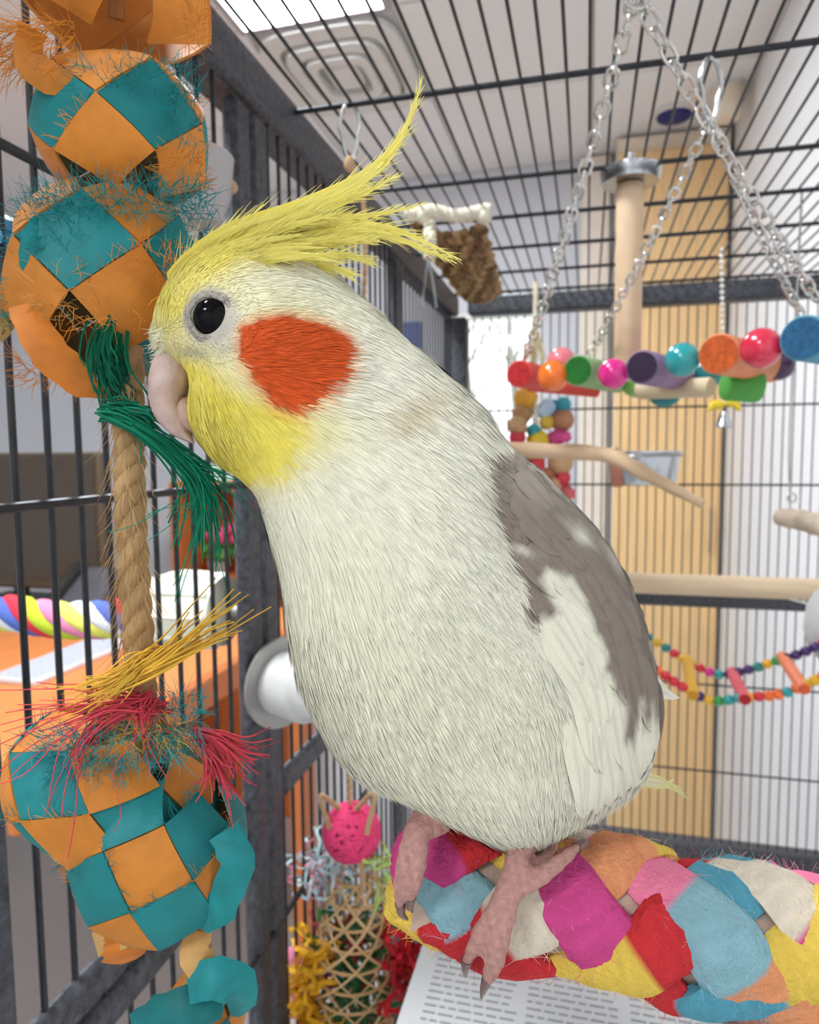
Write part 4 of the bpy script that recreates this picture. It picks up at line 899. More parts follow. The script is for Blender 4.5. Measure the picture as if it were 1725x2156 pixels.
hank('red_tassel', [([(345, 1490, .164), (270, 1478, .160), (180, 1495, .161), (70, 1530, .164), (-20, 1560, .166)], .3), ([(320, 1500, .160), (240, 1500, .159), (160, 1560, .159), (130, 1640, .159), (115, 1700, .160)], .2), ([(318, 1460, .162), (300, 1490, .159), (305, 1520, .159), (340, 1530, .162)], .3)], 90, .0012, .00018, REDF, 'red fibre tassel', 2.2, 5, .9)
hank('red_tassel', [([(412, 1540, .168), (460, 1555, .166), (505, 1590, .166), (535, 1600, .167)], .5), ([(414, 1545, .168), (445, 1590, .165), (462, 1640, .165), (460, 1680, .165)], .6)], 90, .0008, .00024, REDF*.95, 'red fibre tassel', 1.8, 6)

# ------------------------------------------------------------------ washers and perch bolted through the left wall
m_steel = mat('steel', (168, 165, 160), .35, .7, var=.05, scale=60); m_pvc = mat('white_pvc', (222, 220, 216), .35, var=.02)
Yp = .372; pc = PY(522, 1425, Yp); pc[0] = CX; PAX = nrm([.9, -.42, 0])
pv = empty('capped_perch', (CX + .1, Yp, pc[2]), 'white plastic-ended perch bolted to the left cage post with a steel washer', 'perch')
part('washer', MB().lathe([(.008, 0), (.0265, 0), (.0265, .0022), (.008, .0022)], pc + PAX*.010, PAX, 36), m_steel, pv)
part('cap', MB().lathe([(.0, 0), (.0185, 0), (.0185, .022), (.0178, .024), (.0160, .026), (.0160, .038), (.010, .040)], pc + PAX*.012, PAX, 36), m_pvc, pv, label='white plastic end cap')
part('dowel', MB().cyl(pc + PAX*.052, pc + PAX*.16, .0125, n=18, bev=.002), mat('dowel_wood', (222, 186, 148), .6, var=.06, scale=20, stretch=(1, 12, 12)), pv)
# rope perch on the outside of the left wall
op = empty('outer_rope_perch', PY(300, 1300, .37), 'twisted pink, white, blue and green rope perch outside the left bars', 'perch')
q0 = PY(512, 1288, .365); q0[0] = CX - .020; capx = q0
rc = [lin(c) for c in ((240, 240, 240), (92, 112, 190), (222, 60, 74), (196, 214, 60), (238, 140, 176), (236, 232, 110))]
ro = MB(); pth = [q0 + np.array([-.045, 0, .0]), PY(250, 1302, .368), PY(120, 1304, .372), PY(10, 1290, .376), PY(-120, 1300, .38)]
path = spline(pth, 130); t, u, w = frames(path)
for i in range(3):
    a = np.linspace(0, 2*np.pi*2.1, 130) + 2*np.pi*i/3
    for j in range(2):
        aa = a + (j - .5)*.85; ro_ = MB().tube(path + .0066*(np.cos(aa)[:, None]*u + np.sin(aa)[:, None]*w), .0056, 10, rc[i*2 + j]); part('cord', ro_, vmat('cotton_cord', .85, bump=.4, bscale=700, spec=.15), op)
part('end_nut', MB().lathe([(.004, -.060), (.015, -.058), (.0215, -.040), (.022, -.018), (.0205, -.004), (.010, 0)], capx, (1, 0, 0), 30), mat('cream_plastic', (240, 236, 216), .45, var=.02), op, label='cream plastic end nut')
rd = MB()
for k in range(10):
    a = 2*math.pi*k/10; d = np.array([0, math.cos(a), math.sin(a)]); rd.tube(spline([capx + d*.0165 + np.array([-.053, 0, 0]), capx + d*.0217 + np.array([-.036, 0, 0]), capx + d*.0208 + np.array([-.006, 0, 0])], 8), .0016, 6)
part('grip_rib', rd, MATS['cream_plastic'], op)
part('bolt', MB().cyl(capx + np.array([-.004, 0, 0]), capx + np.array([.012, 0, 0]), .004), m_steel, op)

# ------------------------------------------------------------------ bamboo finger-trap toy hanging from the roof
def carabiner(parent, top, h, w, ax, r=.0013):
    up_ = np.array([0, 0, 1.]); pts = []
    for a in np.linspace(0, 2*np.pi, 26, endpoint=False):
        s_, c_ = math.sin(a), math.cos(a); pts.append(top + up_*(-h/2 + c_*h/2) + ax*(s_*w/2*(1.15 if c_ > 0 else .85)))
    return part('carabiner', MB().tube(pts, r, 8, closed=True), mat('bright_steel', (214, 212, 208), .22, .9, var=.04), parent, label='steel carabiner')
Yt = .429; tp = PZ(738, 212, CZ); tp = np.array([tp[0], Yt, CZ - .002])
def ptt(x, y): return PY(x, y, Yt)
ft = empty('bamboo_tube_toy', ptt(740, 2300), 'woven bamboo tube toy stuffed with paper under a pink wicker ball', 'bird toy')
carabiner(ft, tp, .034, .011, RT)
cr_ = MB(); twisted(cr_, [ptt(736, 335), ptt(770, 480), ptt(752, 900), ptt(738, 1350), ptt(737, 1700)], .0008, .0010, 40, [lin((206, 168, 128))], 220, 2)
part('rope', cr_, m_fib, ft, label='thin tan rope'); 
for kc, kr in ((ptt(736, 345), (.0035, .0035, .005)), (ptt(733, 1730), (.005, .005, .009))): part('knot', MB().sphere(kc, kr), mat('rope_tan', (206, 168, 128), .9, var=.1, scale=400), ft)
lp = MB()
for a, b, c_ in (((735, 1720), (790, 1655), (775, 1735)), ((735, 1720), (680, 1660), (700, 1725)), ((738, 1740), (768, 1830), (752, 1880))): lp.tube(spline([ptt(*a), ptt(*b) - FWD*.012, ptt(*c_) - FWD*.014], 14), .0018, 8)
part('rope_loop', lp, MATS['rope_tan'], ft)
S_ = Yt/FPX*1.03
def lattice_ball(c, r, n, rad, col, name, lab):
    rgb_ = np.random.default_rng(3); mb = MB()
    for q in range(n):
        ax = nrm(rgb_.normal(size=3)); x, y_, z_ = basis(ax); h = rgb_.uniform(-.75, .75); rr = math.sqrt(1 - h*h)
        mb.tube([c + np.array(r)*(ax*h + rr*(math.cos(a)*x + math.sin(a)*y_)) for a in np.linspace(0, 2*np.pi, 26, endpoint=False)], rad, 5, np.clip(lin(col)*rgb_.uniform(.85, 1.15), 0, 1), closed=True)
    return part(name, mb, vmat('wicker', .6, spec=.3), ft, label=lab)
bc_ = ptt(741, 1752); lattice_ball(bc_, np.array([1, 1, 1.0])*62*S_, 46, .0014, (244, 72, 128), 'wicker_ball', 'pink wicker ball')
part('ball_core', MB().sphere(bc_, 54*S_), mat('pink_core', (238, 70, 122), .8), ft)
tb = MB(); c0 = ptt(748, 1840); c1 = ptt(742, 2330); axd = nrm(c1 - c0); Lt = np.linalg.norm(c1 - c0); x, y_, z_ = basis(axd)
for sg in (1, -1):
    for i in range(9):
        s = np.linspace(0, Lt, 60); r = S_*(48 + 42*np.clip(s/(.35*Lt), 0, 1)**.7); a = sg*s/.0135*.55 + 2*np.pi*i/9
        tb.tube(c0 + np.outer(s, axd) + (r + .0003*sg)[:, None]*(np.cos(a)[:, None]*x + np.sin(a)[:, None]*y_), .0011, 5, np.clip(lin((226, 188, 136))*RNG.uniform(.85, 1.1), 0, 1), flat=.5)
for k in range(14):
    s = Lt*k/13; r = S_*(48 + 42*min(1, s/(.35*Lt))**.7); tb.tube([c0 + axd*s + r*(math.cos(a)*x + math.sin(a)*y_) for a in np.linspace(0, 2*np.pi, 24, endpoint=False)], .0010, 5, lin((214, 174, 120)), closed=True)
part('bamboo_weave', tb, vmat('bamboo', .5, spec=.4), ft, label='open tan bamboo weave')
rgp = np.random.default_rng(17)
def crumple(cx, cy, rx, ry, n, col, name, lab, w=.0016, seed=0, dd=0.0):
    mb = MB(); r3 = np.random.default_rng(seed)
    for q in range(n):
        p0 = ptt(cx + rx*r3.uniform(-1, 1), cy + ry*r3.uniform(-1, 1)) + FWD*(r3.uniform(-.01, .01) + dd); d = nrm(r3.normal(size=3)); pts = [p0]
        for k in range(5): d = nrm(d + r3.normal(size=3)*.8); pts.append(pts[-1] + d*.006)
        pt_ = spline(pts, 14); tt = nrms(np.gradient(pt_, axis=0)); sd_ = nrms(np.cross(tt, r3.normal(size=3))); V = np.stack([pt_ - sd_*w, pt_ + sd_*w], 1).reshape(-1, 3)
        mb.add(V, [(2*k, 2*k + 1, 2*k + 3, 2*k + 2) for k in range(13)], np.clip(lin(col)*r3.uniform(.85, 1.12), 0, 1))
    return part(name, mb, vmat('crinkle_paper', .6, spec=.3), ft, label=lab, kind='stuff')
crumple(660, 2010, 26, 75, 60, (250, 190, 40), 'crinkle_paper', 'yellow crinkle paper', seed=1, dd=-.02); crumple(855, 2010, 24, 85, 60, (206, 28, 44), 'crinkle_paper', 'red crinkle paper', seed=2, dd=-.005)
crumple(660, 2120, 22, 40, 30, (232, 180, 40), 'crinkle_paper', 'yellow crinkle paper', seed=5, dd=-.02)
crumple(700, 1830, 60, 30, 46, (190, 222, 226), 'crinkle_paper', 'pale blue crinkle paper', w=.001, seed=3); crumple(650, 1850, 40, 20, 24, (244, 170, 190), 'crinkle_paper', 'pink crinkle paper', w=.001, seed=4); crumple(815, 1830, 22, 40, 26, (190, 220, 120), 'crinkle_paper', 'lime crinkle paper', w=.001, seed=6)
crumple(745, 2050, 60, 150, 90, (64, 120, 70), 'crinkle_paper', 'green paper inside the tube', seed=7, dd=.004); crumple(745, 2060, 60, 150, 40, (150, 60, 60), 'crinkle_paper', 'dark red paper inside the tube', seed=8, dd=.006)
fl = MB()
for k in range(6):
    a = 2*math.pi*k/6; c = ptt(628 + 16*math.cos(a), 2045 + 52*math.sin(a)) - FWD*.012; fl.sphere(c, (.010, .0035, .013), 12, 8, axes=np.array([nrm(RT*math.cos(a)*.3 + UP*math.sin(a)), FWD, nrm(RT + UP*.1)]))
part('cloth_flower', fl, mat('pink_cloth', (234, 138, 170), .85, var=.1, scale=100), ft, label='pink cloth flower')

# ------------------------------------------------------------------ rainbow bridge swing on chains
def link_mesh(L, w, r):
    pts = []
    for a in np.linspace(0, 2*np.pi, 18, endpoint=False):
        pts.append((math.cos(a)*w/2, 0, math.sin(a)*w/2 + math.copysign(max(0, (L - w)/2), math.sin(a)) if abs(math.sin(a)) > 1e-6 else 0))
    return MB().tube(pts, r, 7, closed=True).mesh('chain_link', mat('nickel', (222, 219, 212), .2, .85, var=.04))
LM = link_mesh(.0105, .0066, .0009); LMs = link_mesh(.0085, .0054, .0008)
def chain(root, a, b, sag=0.0, me=LM, pitch=.0082):
    a, b = np.asarray(a), np.asarray(b); L = np.linalg.norm(b - a); n = max(2, int(L/pitch)); d = nrm(b - a); x, y_, z_ = basis(d)
    for k in range(n):
        s = (k + .5)/n; ang = (k % 2)*math.pi/2 + .4 + .15*math.sin(k*1.7); X = math.cos(ang)*x + math.sin(ang)*y_; Y = np.cross(d, X)
        inst('chain_link', me, frameM(a + d*L*s - np.array([0, 0, sag*4*s*(1 - s)]), X, Y, d, L/(n*pitch)), root)
sw = empty('bead_bridge_swing', P(1400, 820, .5), 'rainbow bead and dowel bridge swing hung from four steel chains', 'bird toy')
ring = PZ(1340, -12, CZ - .006); cab = PZ(1495, 118, CZ); cab = np.array([cab[0], .429, CZ - .004])
part('ring', MB().tube([ring + .006*(math.cos(a)*RT + math.sin(a)*np.array([0, 0, 1.])) for a in np.linspace(0, 2*np.pi, 24, endpoint=False)], .0011, 8, closed=True), MATS['nickel'], sw)
carabiner(sw, cab, .034, .013, nrm(RT + FWD*.4))
FRONT = [(1093, 787, 58, 'cyl', (206, 30, 34)), (1165, 791, 66, 'ball', (252, 122, 24)), (1217, 780, 66, 'cyl', (24, 124, 30)), (1292, 787, 64, 'ball', (236, 30, 142)), (1352, 773, 72, 'cyl', (48, 22, 58)), (1437, 758, 72, 'ball', (28, 160, 164)),
         (1513, 745, 86, 'cyl', (222, 98, 26)), (1603, 733, 84, 'ball', (228, 40, 74)), (1692, 712, 96, 'cyl', (32, 98, 140))]
BODYC = {0: (232, 84, 76), 2: (150, 188, 128), 4: (150, 120, 158), 6: (240, 150, 104), 8: (92, 160, 184)}
dep = lambda x: np.interp(x, [1080, 1700], [.56, .40])
fp = []
for i, (x, y, dpx, kind, col) in enumerate(FRONT):
    d = float(dep(x)); r = dpx/2*d/FPX; c = P(x, y, d); fp.append((c, r))
    if kind == 'ball':
        part('bead', MB().sphere(c, r, 24, 16), mat('lacquer_%d' % i, col, .18, var=.03, coat=.6), sw)
    else:
        bk = P(x + .95*dpx*1.35, y + .28*dpx, d + .085); cc = lin(BODYC[i]); ax = nrm(bk - c)
        rung = part('rung', MB().cyl(c, bk, r, n=26, bev=.0014), mat('rung_%d' % i, BODYC[i], .6, var=.10, scale=60), sw)
        part('end_grain', MB().cyl(c - ax*.0004, c + ax*.0008, r - .0013, n=26), mat('grain_%d' % i, col, .75, var=.2, scale=300), rung, label='dark dyed end grain')
BACK = [(1182, 762, 60, (244, 130, 140)), (1338, 808, 56, (128, 196, 96)), (1492, 788, 60, (38, 140, 146)), (1640, 768, 66, (70, 30, 74))]
for i, (x, y, dpx, col) in enumerate(BACK):
    d = float(dep(x - 90)) + .08; part('bead', MB().sphere(P(x, y, d), dpx/2*d/FPX, 22, 14), mat('lacquer_b%d' % i, col, .25, var=.03, coat=.4), sw)
gb = P(1560, 815, .50); part('hanging_barrel', MB().cyl(gb - RT*.012 + UP*.002, gb + RT*.014, .0115, n=24, bev=.003), mat('green_barrel', (88, 176, 72), .5, var=.08), sw)
part('hanging_barrel', MB().sphere(P(1400, 836, .58), (.012, .010, .008), 20, 12), mat('teal_barrel', (36, 140, 140), .5), sw)
part('base_stick', MB().cyl(P(1345, 822, .585), P(1500, 815, .53), .0075, n=16, bev=.002), mat('plain_stick', (226, 206, 170), .7, var=.06), sw)
part('base_stick', MB().cyl(P(1110, 808, .60), P(1262, 822, .60), .0062, n=16, bev=.002), mat('red_stick', (226, 78, 66), .6, var=.06), sw)
for a, b, me, pt_ in ((ring, P(1108, 752, .565), LM, .0082), (cab - np.array([0, 0, .032]), P(1243, 745, .565), LMs, .0068), (ring, P(1722, 632, .402), LM, .0082), (cab - np.array([0, 0, .032]), P(1690, 665, .47), LMs, .0068)):
    chain(sw, a, b, .004, me, pt_)

# ------------------------------------------------------------------ chunky block toy, branch, bowl, dowel, bell, ladder
bt = empty('block_stack_toy', P(1135, 1060, .90), 'cluster toy of small brown, red, blue and yellow wood pieces on a cotton rope', 'bird toy')
DB = .90
cr_ = MB(); twisted(cr_, [np.array([*P(1128, 640, DB)[:2], CZ - .001]), P(1128, 640, DB), P(1125, 760, DB), P(1135, 1040, DB)], .0016, .0018, 16, [lin((236, 226, 200))], 90)
part('cotton_rope', cr_, m_fib, bt, label='cream cotton rope'); ts = MB()
for q in range(60):
    a = RNG.uniform(-26, 26); ts.tube(spline([P(1126, 670, DB - .004), P(1126 + a*.5, 710, DB - .006), P(1126 + a, 756 + RNG.uniform(-14, 10), DB - .004)], 7), .0006, 4, lin((238, 224, 176))*RNG.uniform(.85, 1.05), cap=False)
part('rope_tassel', ts, m_fib, bt)
BLK = [(1108, 838, 26, (240, 170, 50), 's'), (1150, 862, 24, (196, 214, 234), 'b'), (1168, 862, 22, (40, 108, 172), 'b'), (1186, 852, 17, (52, 158, 170), 's'), (1100, 872, 24, (188, 138, 92), 'b'), (1090, 897, 26, (200, 158, 112), 'b'), (1184, 884, 25, (186, 124, 88), 's'), (1152, 890, 20, (226, 188, 66), 'b'),
       (1124, 907, 15, (52, 160, 164), 's'), (1090, 921, 18, (212, 52, 62), 's'), (1132, 928, 24, (238, 200, 42), 's'), (1172, 922, 22, (206, 62, 126), 'b'), (1190, 920, 15, (226, 82, 140), 'b'), (1110, 952, 22, (176, 112, 70), 'b'), (1128, 982, 26, (214, 60, 66), 'b'), (1180, 974, 27, (214, 168, 122), 's'), (1152, 1000, 20, (170, 108, 76), 'b'),
       (1184, 1006, 18, (220, 62, 76), 's'), (1160, 1028, 26, (212, 160, 122), 'b'), (1194, 1038, 20, (232, 110, 112), 'b'), (1140, 1046, 20, (196, 130, 90), 's'), (1180, 1056, 20, (226, 90, 100), 'b')]
for i, (x, y, r, col, k) in enumerate(BLK):
    rr = r*DB/FPX; c = P(x, y, DB + RNG.uniform(-.008, .008)); R3 = np.array(basis(RNG.normal(size=3)))
    mb = MB().sphere(c, rr, 16, 10) if k == 's' else MB().box(c, np.array([1.7, 1.5, 1.3])*rr, R3, bev=rr*.35)
    part('wood_bead' if k == 's' else 'wood_block', mb, mat('blk_%d_%d_%d' % col, col, .55, var=.10, scale=80), bt)
m_branch = mat('branch_wood', (222, 190, 152), .7, var=.10, scale=30, bump=.2, bscale=120)
brn = empty('branch_perch', PX(800, 935, CX), 'pale natural branch perch bolted to the left wall', 'perch')
b0 = PX(800, 930, CX); bp_ = spline([b0, P(1000, 940, .66), P(1120, 948, .63), P(1275, 958, .60), P(1360, 998, .575), P(1480, 1062, .545)], 40)
part('stem', MB().tube(bp_, np.interp(np.linspace(0, 1, 40), [0, .5, .75, 1], [.0072, .0068, .0062, .0036])*(1 + .08*np.sin(np.arange(40)*1.3)), 12), m_branch, brn)
part('twig_stub', MB().tube(spline([P(1270, 957, .60), P(1288, 950, .596), P(1300, 944, .592)], 6), np.linspace(.004, .002, 6), 8), m_branch, brn)
part('washer', MB().lathe([(.0, 0), (.014, 0), (.014, .002), (.0, .002)], b0 + np.array([.001, 0, 0]), nrm(bp_[1] - bp_[0]), 20), m_steel, brn)
bw = empty('steel_bowl', PY(1352, 1020, .955), 'stainless steel food bowl hooked on the back bars', 'bowl')
bcn = PY(1352, 1018, .955); rr = .046
part('bowl', MB().lathe([(.0, 0), (.038, 0), (.042, .004), (.0455, .038), (.0485, .040), (.0485, .042), (.044, .042), (.040, .006), (.0, .005)], bcn, (0, 0, 1), 40), mat('bowl_steel', (208, 212, 216), .22, .9, var=.03), bw)
part('hook_ring', MB().tube([bcn + np.array([math.cos(a)*.0495, math.sin(a)*.0495, .036]) for a in np.linspace(0, 2*np.pi, 36, endpoint=False)], .0014, 7, closed=True), m_steel, bw)
part('clip', MB().box(PY(1300, 1000, .925), (.016, .010, .030), bev=.002), mat('copper_clip', (176, 112, 86), .5, var=.1), bw, label='brown clip')
dw = empty('dowel_perch', (.22, .955, -.19), 'smooth round wooden dowel perch in front of the back bars', 'perch')
zc_ = PY(1520, 1234, .955)[2]
part('dowel', MB().cyl((-.16, .955, zc_), (.55, .955, zc_), .0135, n=22, bev=.002), mat('dowel_pale', (226, 200, 164), .6, var=.06, scale=14, stretch=(1, 14, 14)), dw)
part('end_cap', MB().cyl((-.168, .955, zc_), (-.158, .955, zc_), .015, n=22), m_steel, dw); part('wall_bolt', MB().cyl((-.182, .955, zc_), (-.166, .955, zc_), .004), m_steel, dw)
vp = empty('hanging_dowel', PZ(1325, 365, CZ - .006), 'upright wooden dowel hung from the roof under a chrome washer', 'perch')
tpv = PZ(1328, 358, CZ - .004); m_dv = mat('dowel_vertical', (230, 198, 160), .6, var=.05, scale=10, stretch=(14, 14, 1))
part('washer', MB().lathe([(.0, 0), (.0225, 0), (.0225, -.003), (.021, -.010), (.0, -.010)], tpv, (0, 0, 1), 36), MATS['chrome'], vp, label='chrome washer')
part('dowel', MB().cyl(tpv + np.array([0, 0, -.010]), tpv + np.array([0, 0, -.158]), .0102, n=22, bev=.002), m_dv, vp)
part('bolt', MB().cyl(tpv + np.array([0, 0, -.002]), tpv + np.array([0, 0, .012]), .0035), m_steel, vp)
be = empty('bell_toy', P(1525, 905, .80), 'little steel bell with a yellow bow on a beaded chain', 'bird toy')
tpb = PZ(1519, 520, CZ - .002); bot = P(1526, 850, np.dot(tpb, FWD)); d_ = bot - tpb; nb = 26
bme = MB().sphere((0, 0, 0), .0024, 10, 8).mesh('chain_bead', mat('pearl', (240, 236, 226), .25, var=.03))
for k in range(nb): inst('chain_bead', bme, Matrix.Translation(Vector(tpb + d_*(k + .5)/nb)), be)
part('bell', MB().lathe([(.0, .012), (.004, .0115), (.006, .006), (.0075, .0), (.010, -.004), (.009, -.005), (.0, -.003)], bot - np.array([0, 0, .020]), (0, 0, 1), 24), MATS['chrome'], be, label='small steel bell')
bwm = MB()
for s_ in (-1, 1): bwm.sphere(bot + RT*s_*.008 + UP*s_*.001, (.009, .004, .005), 14, 8, axes=np.array([RT, FWD, UP])); bwm.sphere(bot + RT*s_*.013 - UP*.003, (.006, .003, .004), 12, 8, axes=np.array([nrm(RT - UP*.5*s_), FWD, UP]))
part('bow', bwm, mat('yellow_bow', (248, 214, 52), .5), be, label='yellow bow')
ws = empty('wood_swing', P(1690, 1110, .62), 'pale bark swing perch on a thin wire by the right side', 'perch')
part('perch_bar', MB().tube(spline([P(1636, 1088, .62), P(1690, 1096, .60), P(1760, 1116, .57), P(1900, 1150, .52)], 24), np.interp(np.linspace(0, 1, 24), [0, .1, 1], [.006, .0085, .010])*(1 + .07*np.sin(np.arange(24)*1.9)), 12), mat('bark_pale', (224, 204, 180), .8, var=.14, scale=70, bump=.3, bscale=200), ws)
wt_ = PZ(1660, 560, CZ - .001); wt_ = wt_*(0.62/np.dot(wt_, FWD)) if False else wt_
part('wire', MB().tube(spline([np.array([P(1664, 1068, .615)[0], P(1664, 1068, .615)[1], CZ - .001]), P(1664, 900, .615), P(1664, 1068, .615)], 12), .0009, 6), MATS['bright_steel'], ws)
_we = P(1880, 1145, .525); part('wire', MB().tube([_we, np.array([_we[0], _we[1], CZ - .001])], .0009, 6), MATS['bright_steel'], ws)
part('eye_loop', MB().tube([P(1668, 1048, .612) + .0038*(math.cos(a)*RT + math.sin(a)*UP) for a in np.linspace(0, 2*np.pi, 18, endpoint=False)], .0009, 6, closed=True), MATS['bright_steel'], ws)
# bead ladder
ld = empty('bead_ladder', P(1560, 1480, .70), 'sagging ladder of small coloured beads with yellow, pink and orange rungs', 'bird toy')
LC = dict(t=(20, 134, 130), y=(240, 184, 36), r=(220, 36, 52), p=(62, 30, 96), g=(50, 156, 68), m=(230, 36, 146), o=(250, 110, 40), c=(40, 164, 164))
upth = spline([P(1300, 1308, .80), P(1380, 1350, .78), P(1440, 1388, .76), P(1512, 1420, .74), P(1575, 1410, .72), P(1640, 1390, .70), P(1700, 1370, .68), P(1800, 1320, .66)], 400)
loth = spline([P(1300, 1370, .72), P(1385, 1412, .70), P(1440, 1448, .69), P(1500, 1475, .68), P(1570, 1468, .66), P(1640, 1462, .65), P(1700, 1440, .64), P(1800, 1390, .62)], 400)
for path, seq, sp in ((upth, 'rgctytryyrmcppptygpppprprr', 26), (loth, 'mgroorrrypygccyroocoyyompm', 27)):
    px = proj(path); arc = np.r_[0, np.cumsum(np.hypot(*np.diff(px, axis=0).T))]
    for k, ch in enumerate(seq):
        i = int(np.searchsorted(arc, (k + .5)*arc[-1]/len(seq))); i = min(i, 399); r = .0053
        part('ladder_bead', MB().sphere(path[i], (r, r, r*.92), 14, 10), mat('bead_' + ch, LC[ch], .3, var=.04, coat=.3), ld)
    part('cord', MB().tube(path[::8], .0009, 6), mat('cord_white', (230, 226, 216), .8), ld)
for (x0, y0, x1, y1), col, ec in (((1448, 1388, 1458, 1458), (246, 190, 66), (214, 150, 30)), ((1543, 1418, 1568, 1470), (244, 104, 118), (180, 22, 22)), ((1650, 1388, 1690, 1456), (252, 146, 104), (226, 94, 44)), ((1350, 1330, 1372, 1405), (150, 110, 180), (90, 50, 120))):
    a = upth[np.argmin(np.abs(proj(upth)[:, 0] - x0))]; b = loth[np.argmin(np.abs(proj(loth)[:, 0] - x1))]; d = nrm(b - a)
    rg_ = part('ladder_rung', MB().cyl(a - d*.006, b + d*.006, .0058, n=16, bev=.001), mat('lr_%d' % x0, col, .5, var=.05), ld); part('rung_end', MB().cyl(b + d*.0058, b + d*.0068, .0050, n=16), mat('le_%d' % x0, ec, .6), rg_)
for e_, xo in ((upth[0], -.02), (loth[0], -.05), (upth[-1], .0), (loth[-1], .03)): part('cord', MB().tube(spline([e_, e_*.6 + np.array([e_[0] + xo, .955, zc_])*.4, np.array([e_[0] + xo, .955, zc_ - .013])], 8), .0009, 6), MATS['cord_white'], ld)
gc = empty('seed_cup', P(1745, 1410, .70), 'pale grey rounded cup hanging beside the bead ladder', 'cup')
part('cup', MB().lathe([(.0, 0), (.016, .002), (.028, .014), (.033, .034), (.031, .058), (.024, .072), (.020, .072), (.026, .056), (.028, .034), (.020, .012), (.0, .008)], P(1768, 1400, .70), (0, 0, 1), 32), mat('grey_plastic', (206, 206, 204), .55, var=.06, scale=40), gc)
part('hanger', MB().tube(spline([P(1768, 1255, .70), P(1764, 1230, .75), P(1760, 1212, .90), P(1758, 1222, .985)], 12), .0014, 6), MATS['bright_steel'], gc)
# seagrass mat in the far corner with rope ties
sg = empty('seagrass_mat', PZ(960, 500, CZ - .012), 'brown woven seagrass mat tied under the roof corner with white rope', 'bird toy')
A4 = [PZ(862, 468, CZ - .014), PZ(1022, 470, CZ - .014), PZ(1058, 612, CZ - .010), PZ(972, 622, CZ - .010)]
A4 = [np.array([a[0], min(a[1], .985), a[2]]) for a in A4]; A4[0][0] = max(A4[0][0], CX + .004); A4[3][0] = max(A4[3][0], CX + .004); sm_c = [lin((156, 122, 84)), lin((120, 92, 62)), lin((182, 150, 108))]
for k in range(13):
    s = (k + .5)/13; a = A4[0]*(1 - s) + A4[3]*s; b = A4[1]*(1 - s) + A4[2]*s; n = 44; t_ = np.linspace(0, 1, n)[:, None]; pth = a*(1 - t_) + b*t_; pth[:, 2] += .0022*np.sin(np.arange(n)*.72 + (k % 2)*np.pi) - .010*np.sin(np.pi*t_[:, 0])
    part('seagrass_cord', MB().tube(pth, .0042, 7, np.clip(np.array([sm_c[(i//4 + k) % 3] for i in range(n)]), 0, 1)), m_fib, sg)
for k in range(9):
    s = (k + .5)/9; a = A4[0]*(1 - s) + A4[1]*s; b = A4[3]*(1 - s) + A4[2]*s; n = 40; t_ = np.linspace(0, 1, n)[:, None]; pth = a*(1 - t_) + b*t_; pth[:, 2] += .0022*np.sin(np.arange(n)*1.0 + (k % 2)*np.pi) - .010*np.sin(np.pi*s)
    part('seagrass_cord', MB().tube(pth, .0034, 7, np.clip(sm_c[k % 3]*.85, 0, 1)), m_fib, sg)
cw = MB(); cc = lin((236, 228, 206))
twisted(cw, [A4[0] + np.array([0, -.004, .004]), A4[0]*.7 + A4[1]*.3 + np.array([0, -.006, .008]), A4[0]*.35 + A4[1]*.65 + np.array([0, -.006, .004]), A4[1] + np.array([.004, -.004, .010])], .0030, .0034, 5, [cc, cc*.94], 60)
twisted(cw, [PZ(905, 470, CZ - .002), PZ(905, 470, CZ - .02) - np.array([0, 0, .012]), PY(905, 540, PZ(905, 470, CZ)[1] - .01)], .0028, .0034, 2, [cc, cc*.95], 30)
for a in (A4[0]*.8 + A4[1]*.2, A4[1]): cw.sphere(a + np.array([0, -.006, .004]), .007, 12, 8, col=cc)
part('cotton_rope', cw, m_fib, sg, label='thick white cotton rope ties')
zt = MB()
for a in (-9, 10): zt.tube(spline([PY(903, 545, .70), PY(903 + a, 600, .70), PY(903 + a*1.6, 648, .70)], 8), .0012, 5)
part('cable_tie', zt, mat('clear_nylon', (226, 234, 236), .3, trans=.5), sg, label='clear plastic ties')

# ------------------------------------------------------------------ newspaper-covered box below the perch
nbx = empty('paper_box', (.08, .40, CB + .002), 'box topped with printed newspaper under the rope perch', 'box')
x0, x1, y0, y1, zt_ = -.097, .30, .26, .47, -.31
part('carton', MB().box(((x0 + x1)/2, (y0 + y1)/2, (zt_ - .004 + CB + .002)/2), (x1 - x0 - .01, y1 - y0 - .01, zt_ - .004 - CB - .002), bev=.003), mat('carton_white', (228, 226, 222), .8, var=.03), nbx, False)
ns = part('newspaper', MB().box(((x0 + x1)/2, (y0 + y1)/2, zt_ - .001), (x1 - x0, y1 - y0, .002)), mat('newsprint', (196, 196, 195), .85, var=.02, scale=30), nbx, False, label='white printed newspaper sheet')
ink = MB(); rgi = np.random.default_rng(2)
for col_ in range(5):
    for ln in range(38):
        xx = x0 + .012 + col_*.056; yy = y0 + .008 + ln*.0052
        if yy > y1 - .01: break
        p0 = xx
        while p0 < xx + .046:
            wl = rgi.uniform(.003, .009); ink.box((p0 + wl/2, yy, zt_ + .00015), (wl, .0011, .0002)); p0 += wl + .0016
part('print_line', ink, mat('ink_grey', (140, 140, 144), .9), ns, False, label='rows of small grey print', kind='stuff')
stk = solo('fallen_stick', MB().tube(spline([PZ(1430, 2092, zt_ + .006), PZ(1520, 2125, zt_ + .006), PZ(1640, 2165, zt_ + .006)], 16), np.linspace(.0035, .0055, 16), 10), mat('stick_brown', (150, 96, 84), .7, var=.2, scale=90), 'brown stick lying on the newspaper', 'stick')

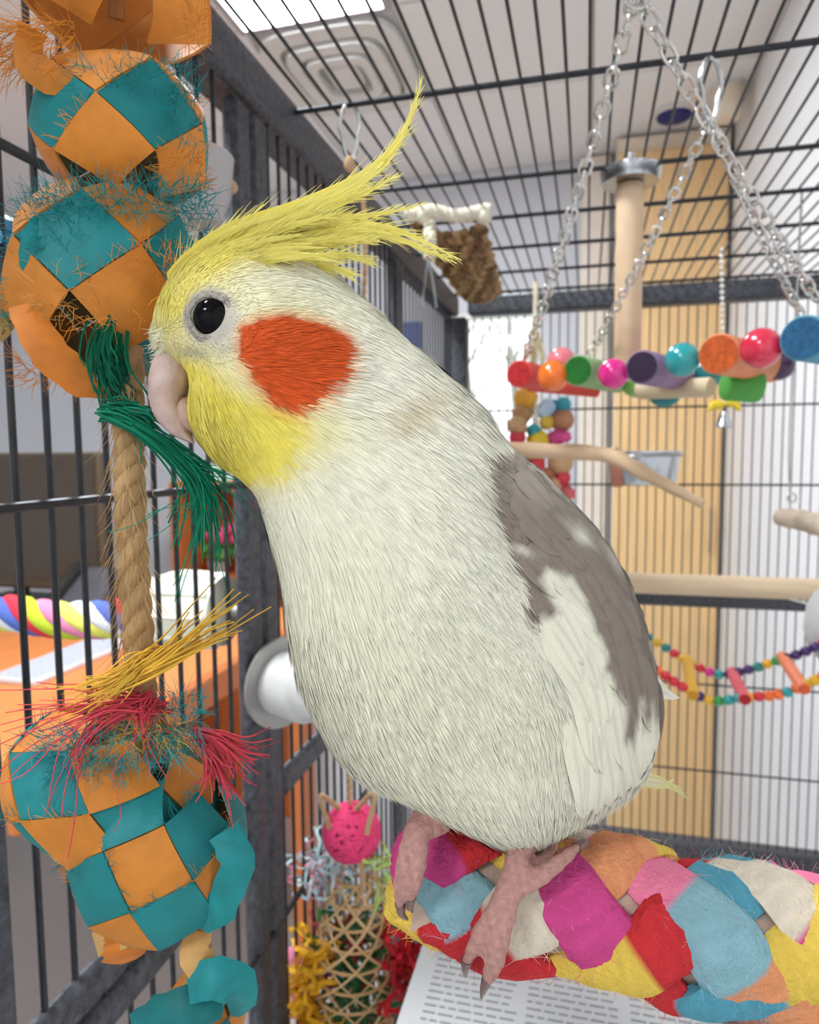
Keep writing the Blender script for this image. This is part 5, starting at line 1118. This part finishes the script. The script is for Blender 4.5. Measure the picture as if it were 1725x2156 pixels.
# ------------------------------------------------------------------ small things on the left wall
cc_ = empty('clear_cup', PX(420, 430, CX + .012), 'translucent grey plastic cup with a wooden peg on the left bars', 'cup')
cq = PX(405, 470, CX + .022)
part('cup', MB().lathe([(.0, 0), (.011, .0), (.0155, .010), (.0175, .026), (.0165, .027), (.0145, .011), (.0, .002)], cq, (0, 0, 1), 28), mat('clear_grey', (214, 206, 204), .35, var=.03, trans=.35), cc_)
pq = PX(440, 418, CX + .010); part('peg', MB().cyl(pq, pq + np.array([.016, -.006, .002]), .0034, .0028, n=14, bev=.0008), mat('peg_wood', (206, 170, 140), .7), cc_, label='short wooden peg')
part('hook', MB().tube(spline([cq + np.array([-.016, 0, .026]), cq + np.array([-.021, 0, .034]), cq + np.array([-.026, 0, .030])], 8), .0011, 6), MATS['bright_steel'], cc_)
bcl = empty('blue_clip', PX(20, 530, CX - .02), 'pale blue plastic clip on the outside of the left bars', 'clip')
part('jaw', MB().box(PX(12, 478, CX - .022), (.012, .030, .005), bev=.002), mat('blue_plastic', (120, 172, 226), .4, var=.04), bcl, False); part('jaw', MB().box(PX(12, 512, CX - .022), (.012, .030, .005), bev=.002), MATS['blue_plastic'], bcl, False)
part('hinge', MB().cyl(PX(-20, 495, CX - .028), PX(-20, 495, CX - .006), .0035, n=12), MATS['blue_plastic'], bcl)
tw = empty('tan_wicker_ball', PX(-60, 690, CX + .028), 'tan wicker ball hanging at the left edge beside the palm toy', 'bird toy')
tcx = P(-46, 655, .172); tmb = MB(); r5 = np.random.default_rng(9)
for q in range(34):
    ax = nrm(r5.normal(size=3)); x, y_, z_ = basis(ax); h = r5.uniform(-.8, .8); rr = math.sqrt(1 - h*h)
    tmb.tube([tcx + .0075*(ax*h + rr*(math.cos(a)*x + math.sin(a)*y_)) for a in np.linspace(0, 2*np.pi, 22, endpoint=False)], .0009, 5, lin((226, 188, 120))*r5.uniform(.85, 1.08), closed=True)
part('wicker', tmb, MATS['wicker'], tw); part('core', MB().sphere(tcx, .0070, 16, 10), mat('tan_core', (206, 164, 104), .8), tw)
part('string', MB().tube([tcx + np.array([0, 0, .0075]), np.array([tcx[0], tcx[1], CZ - .001])], .0006, 5), MATS['cord_white'], tw)
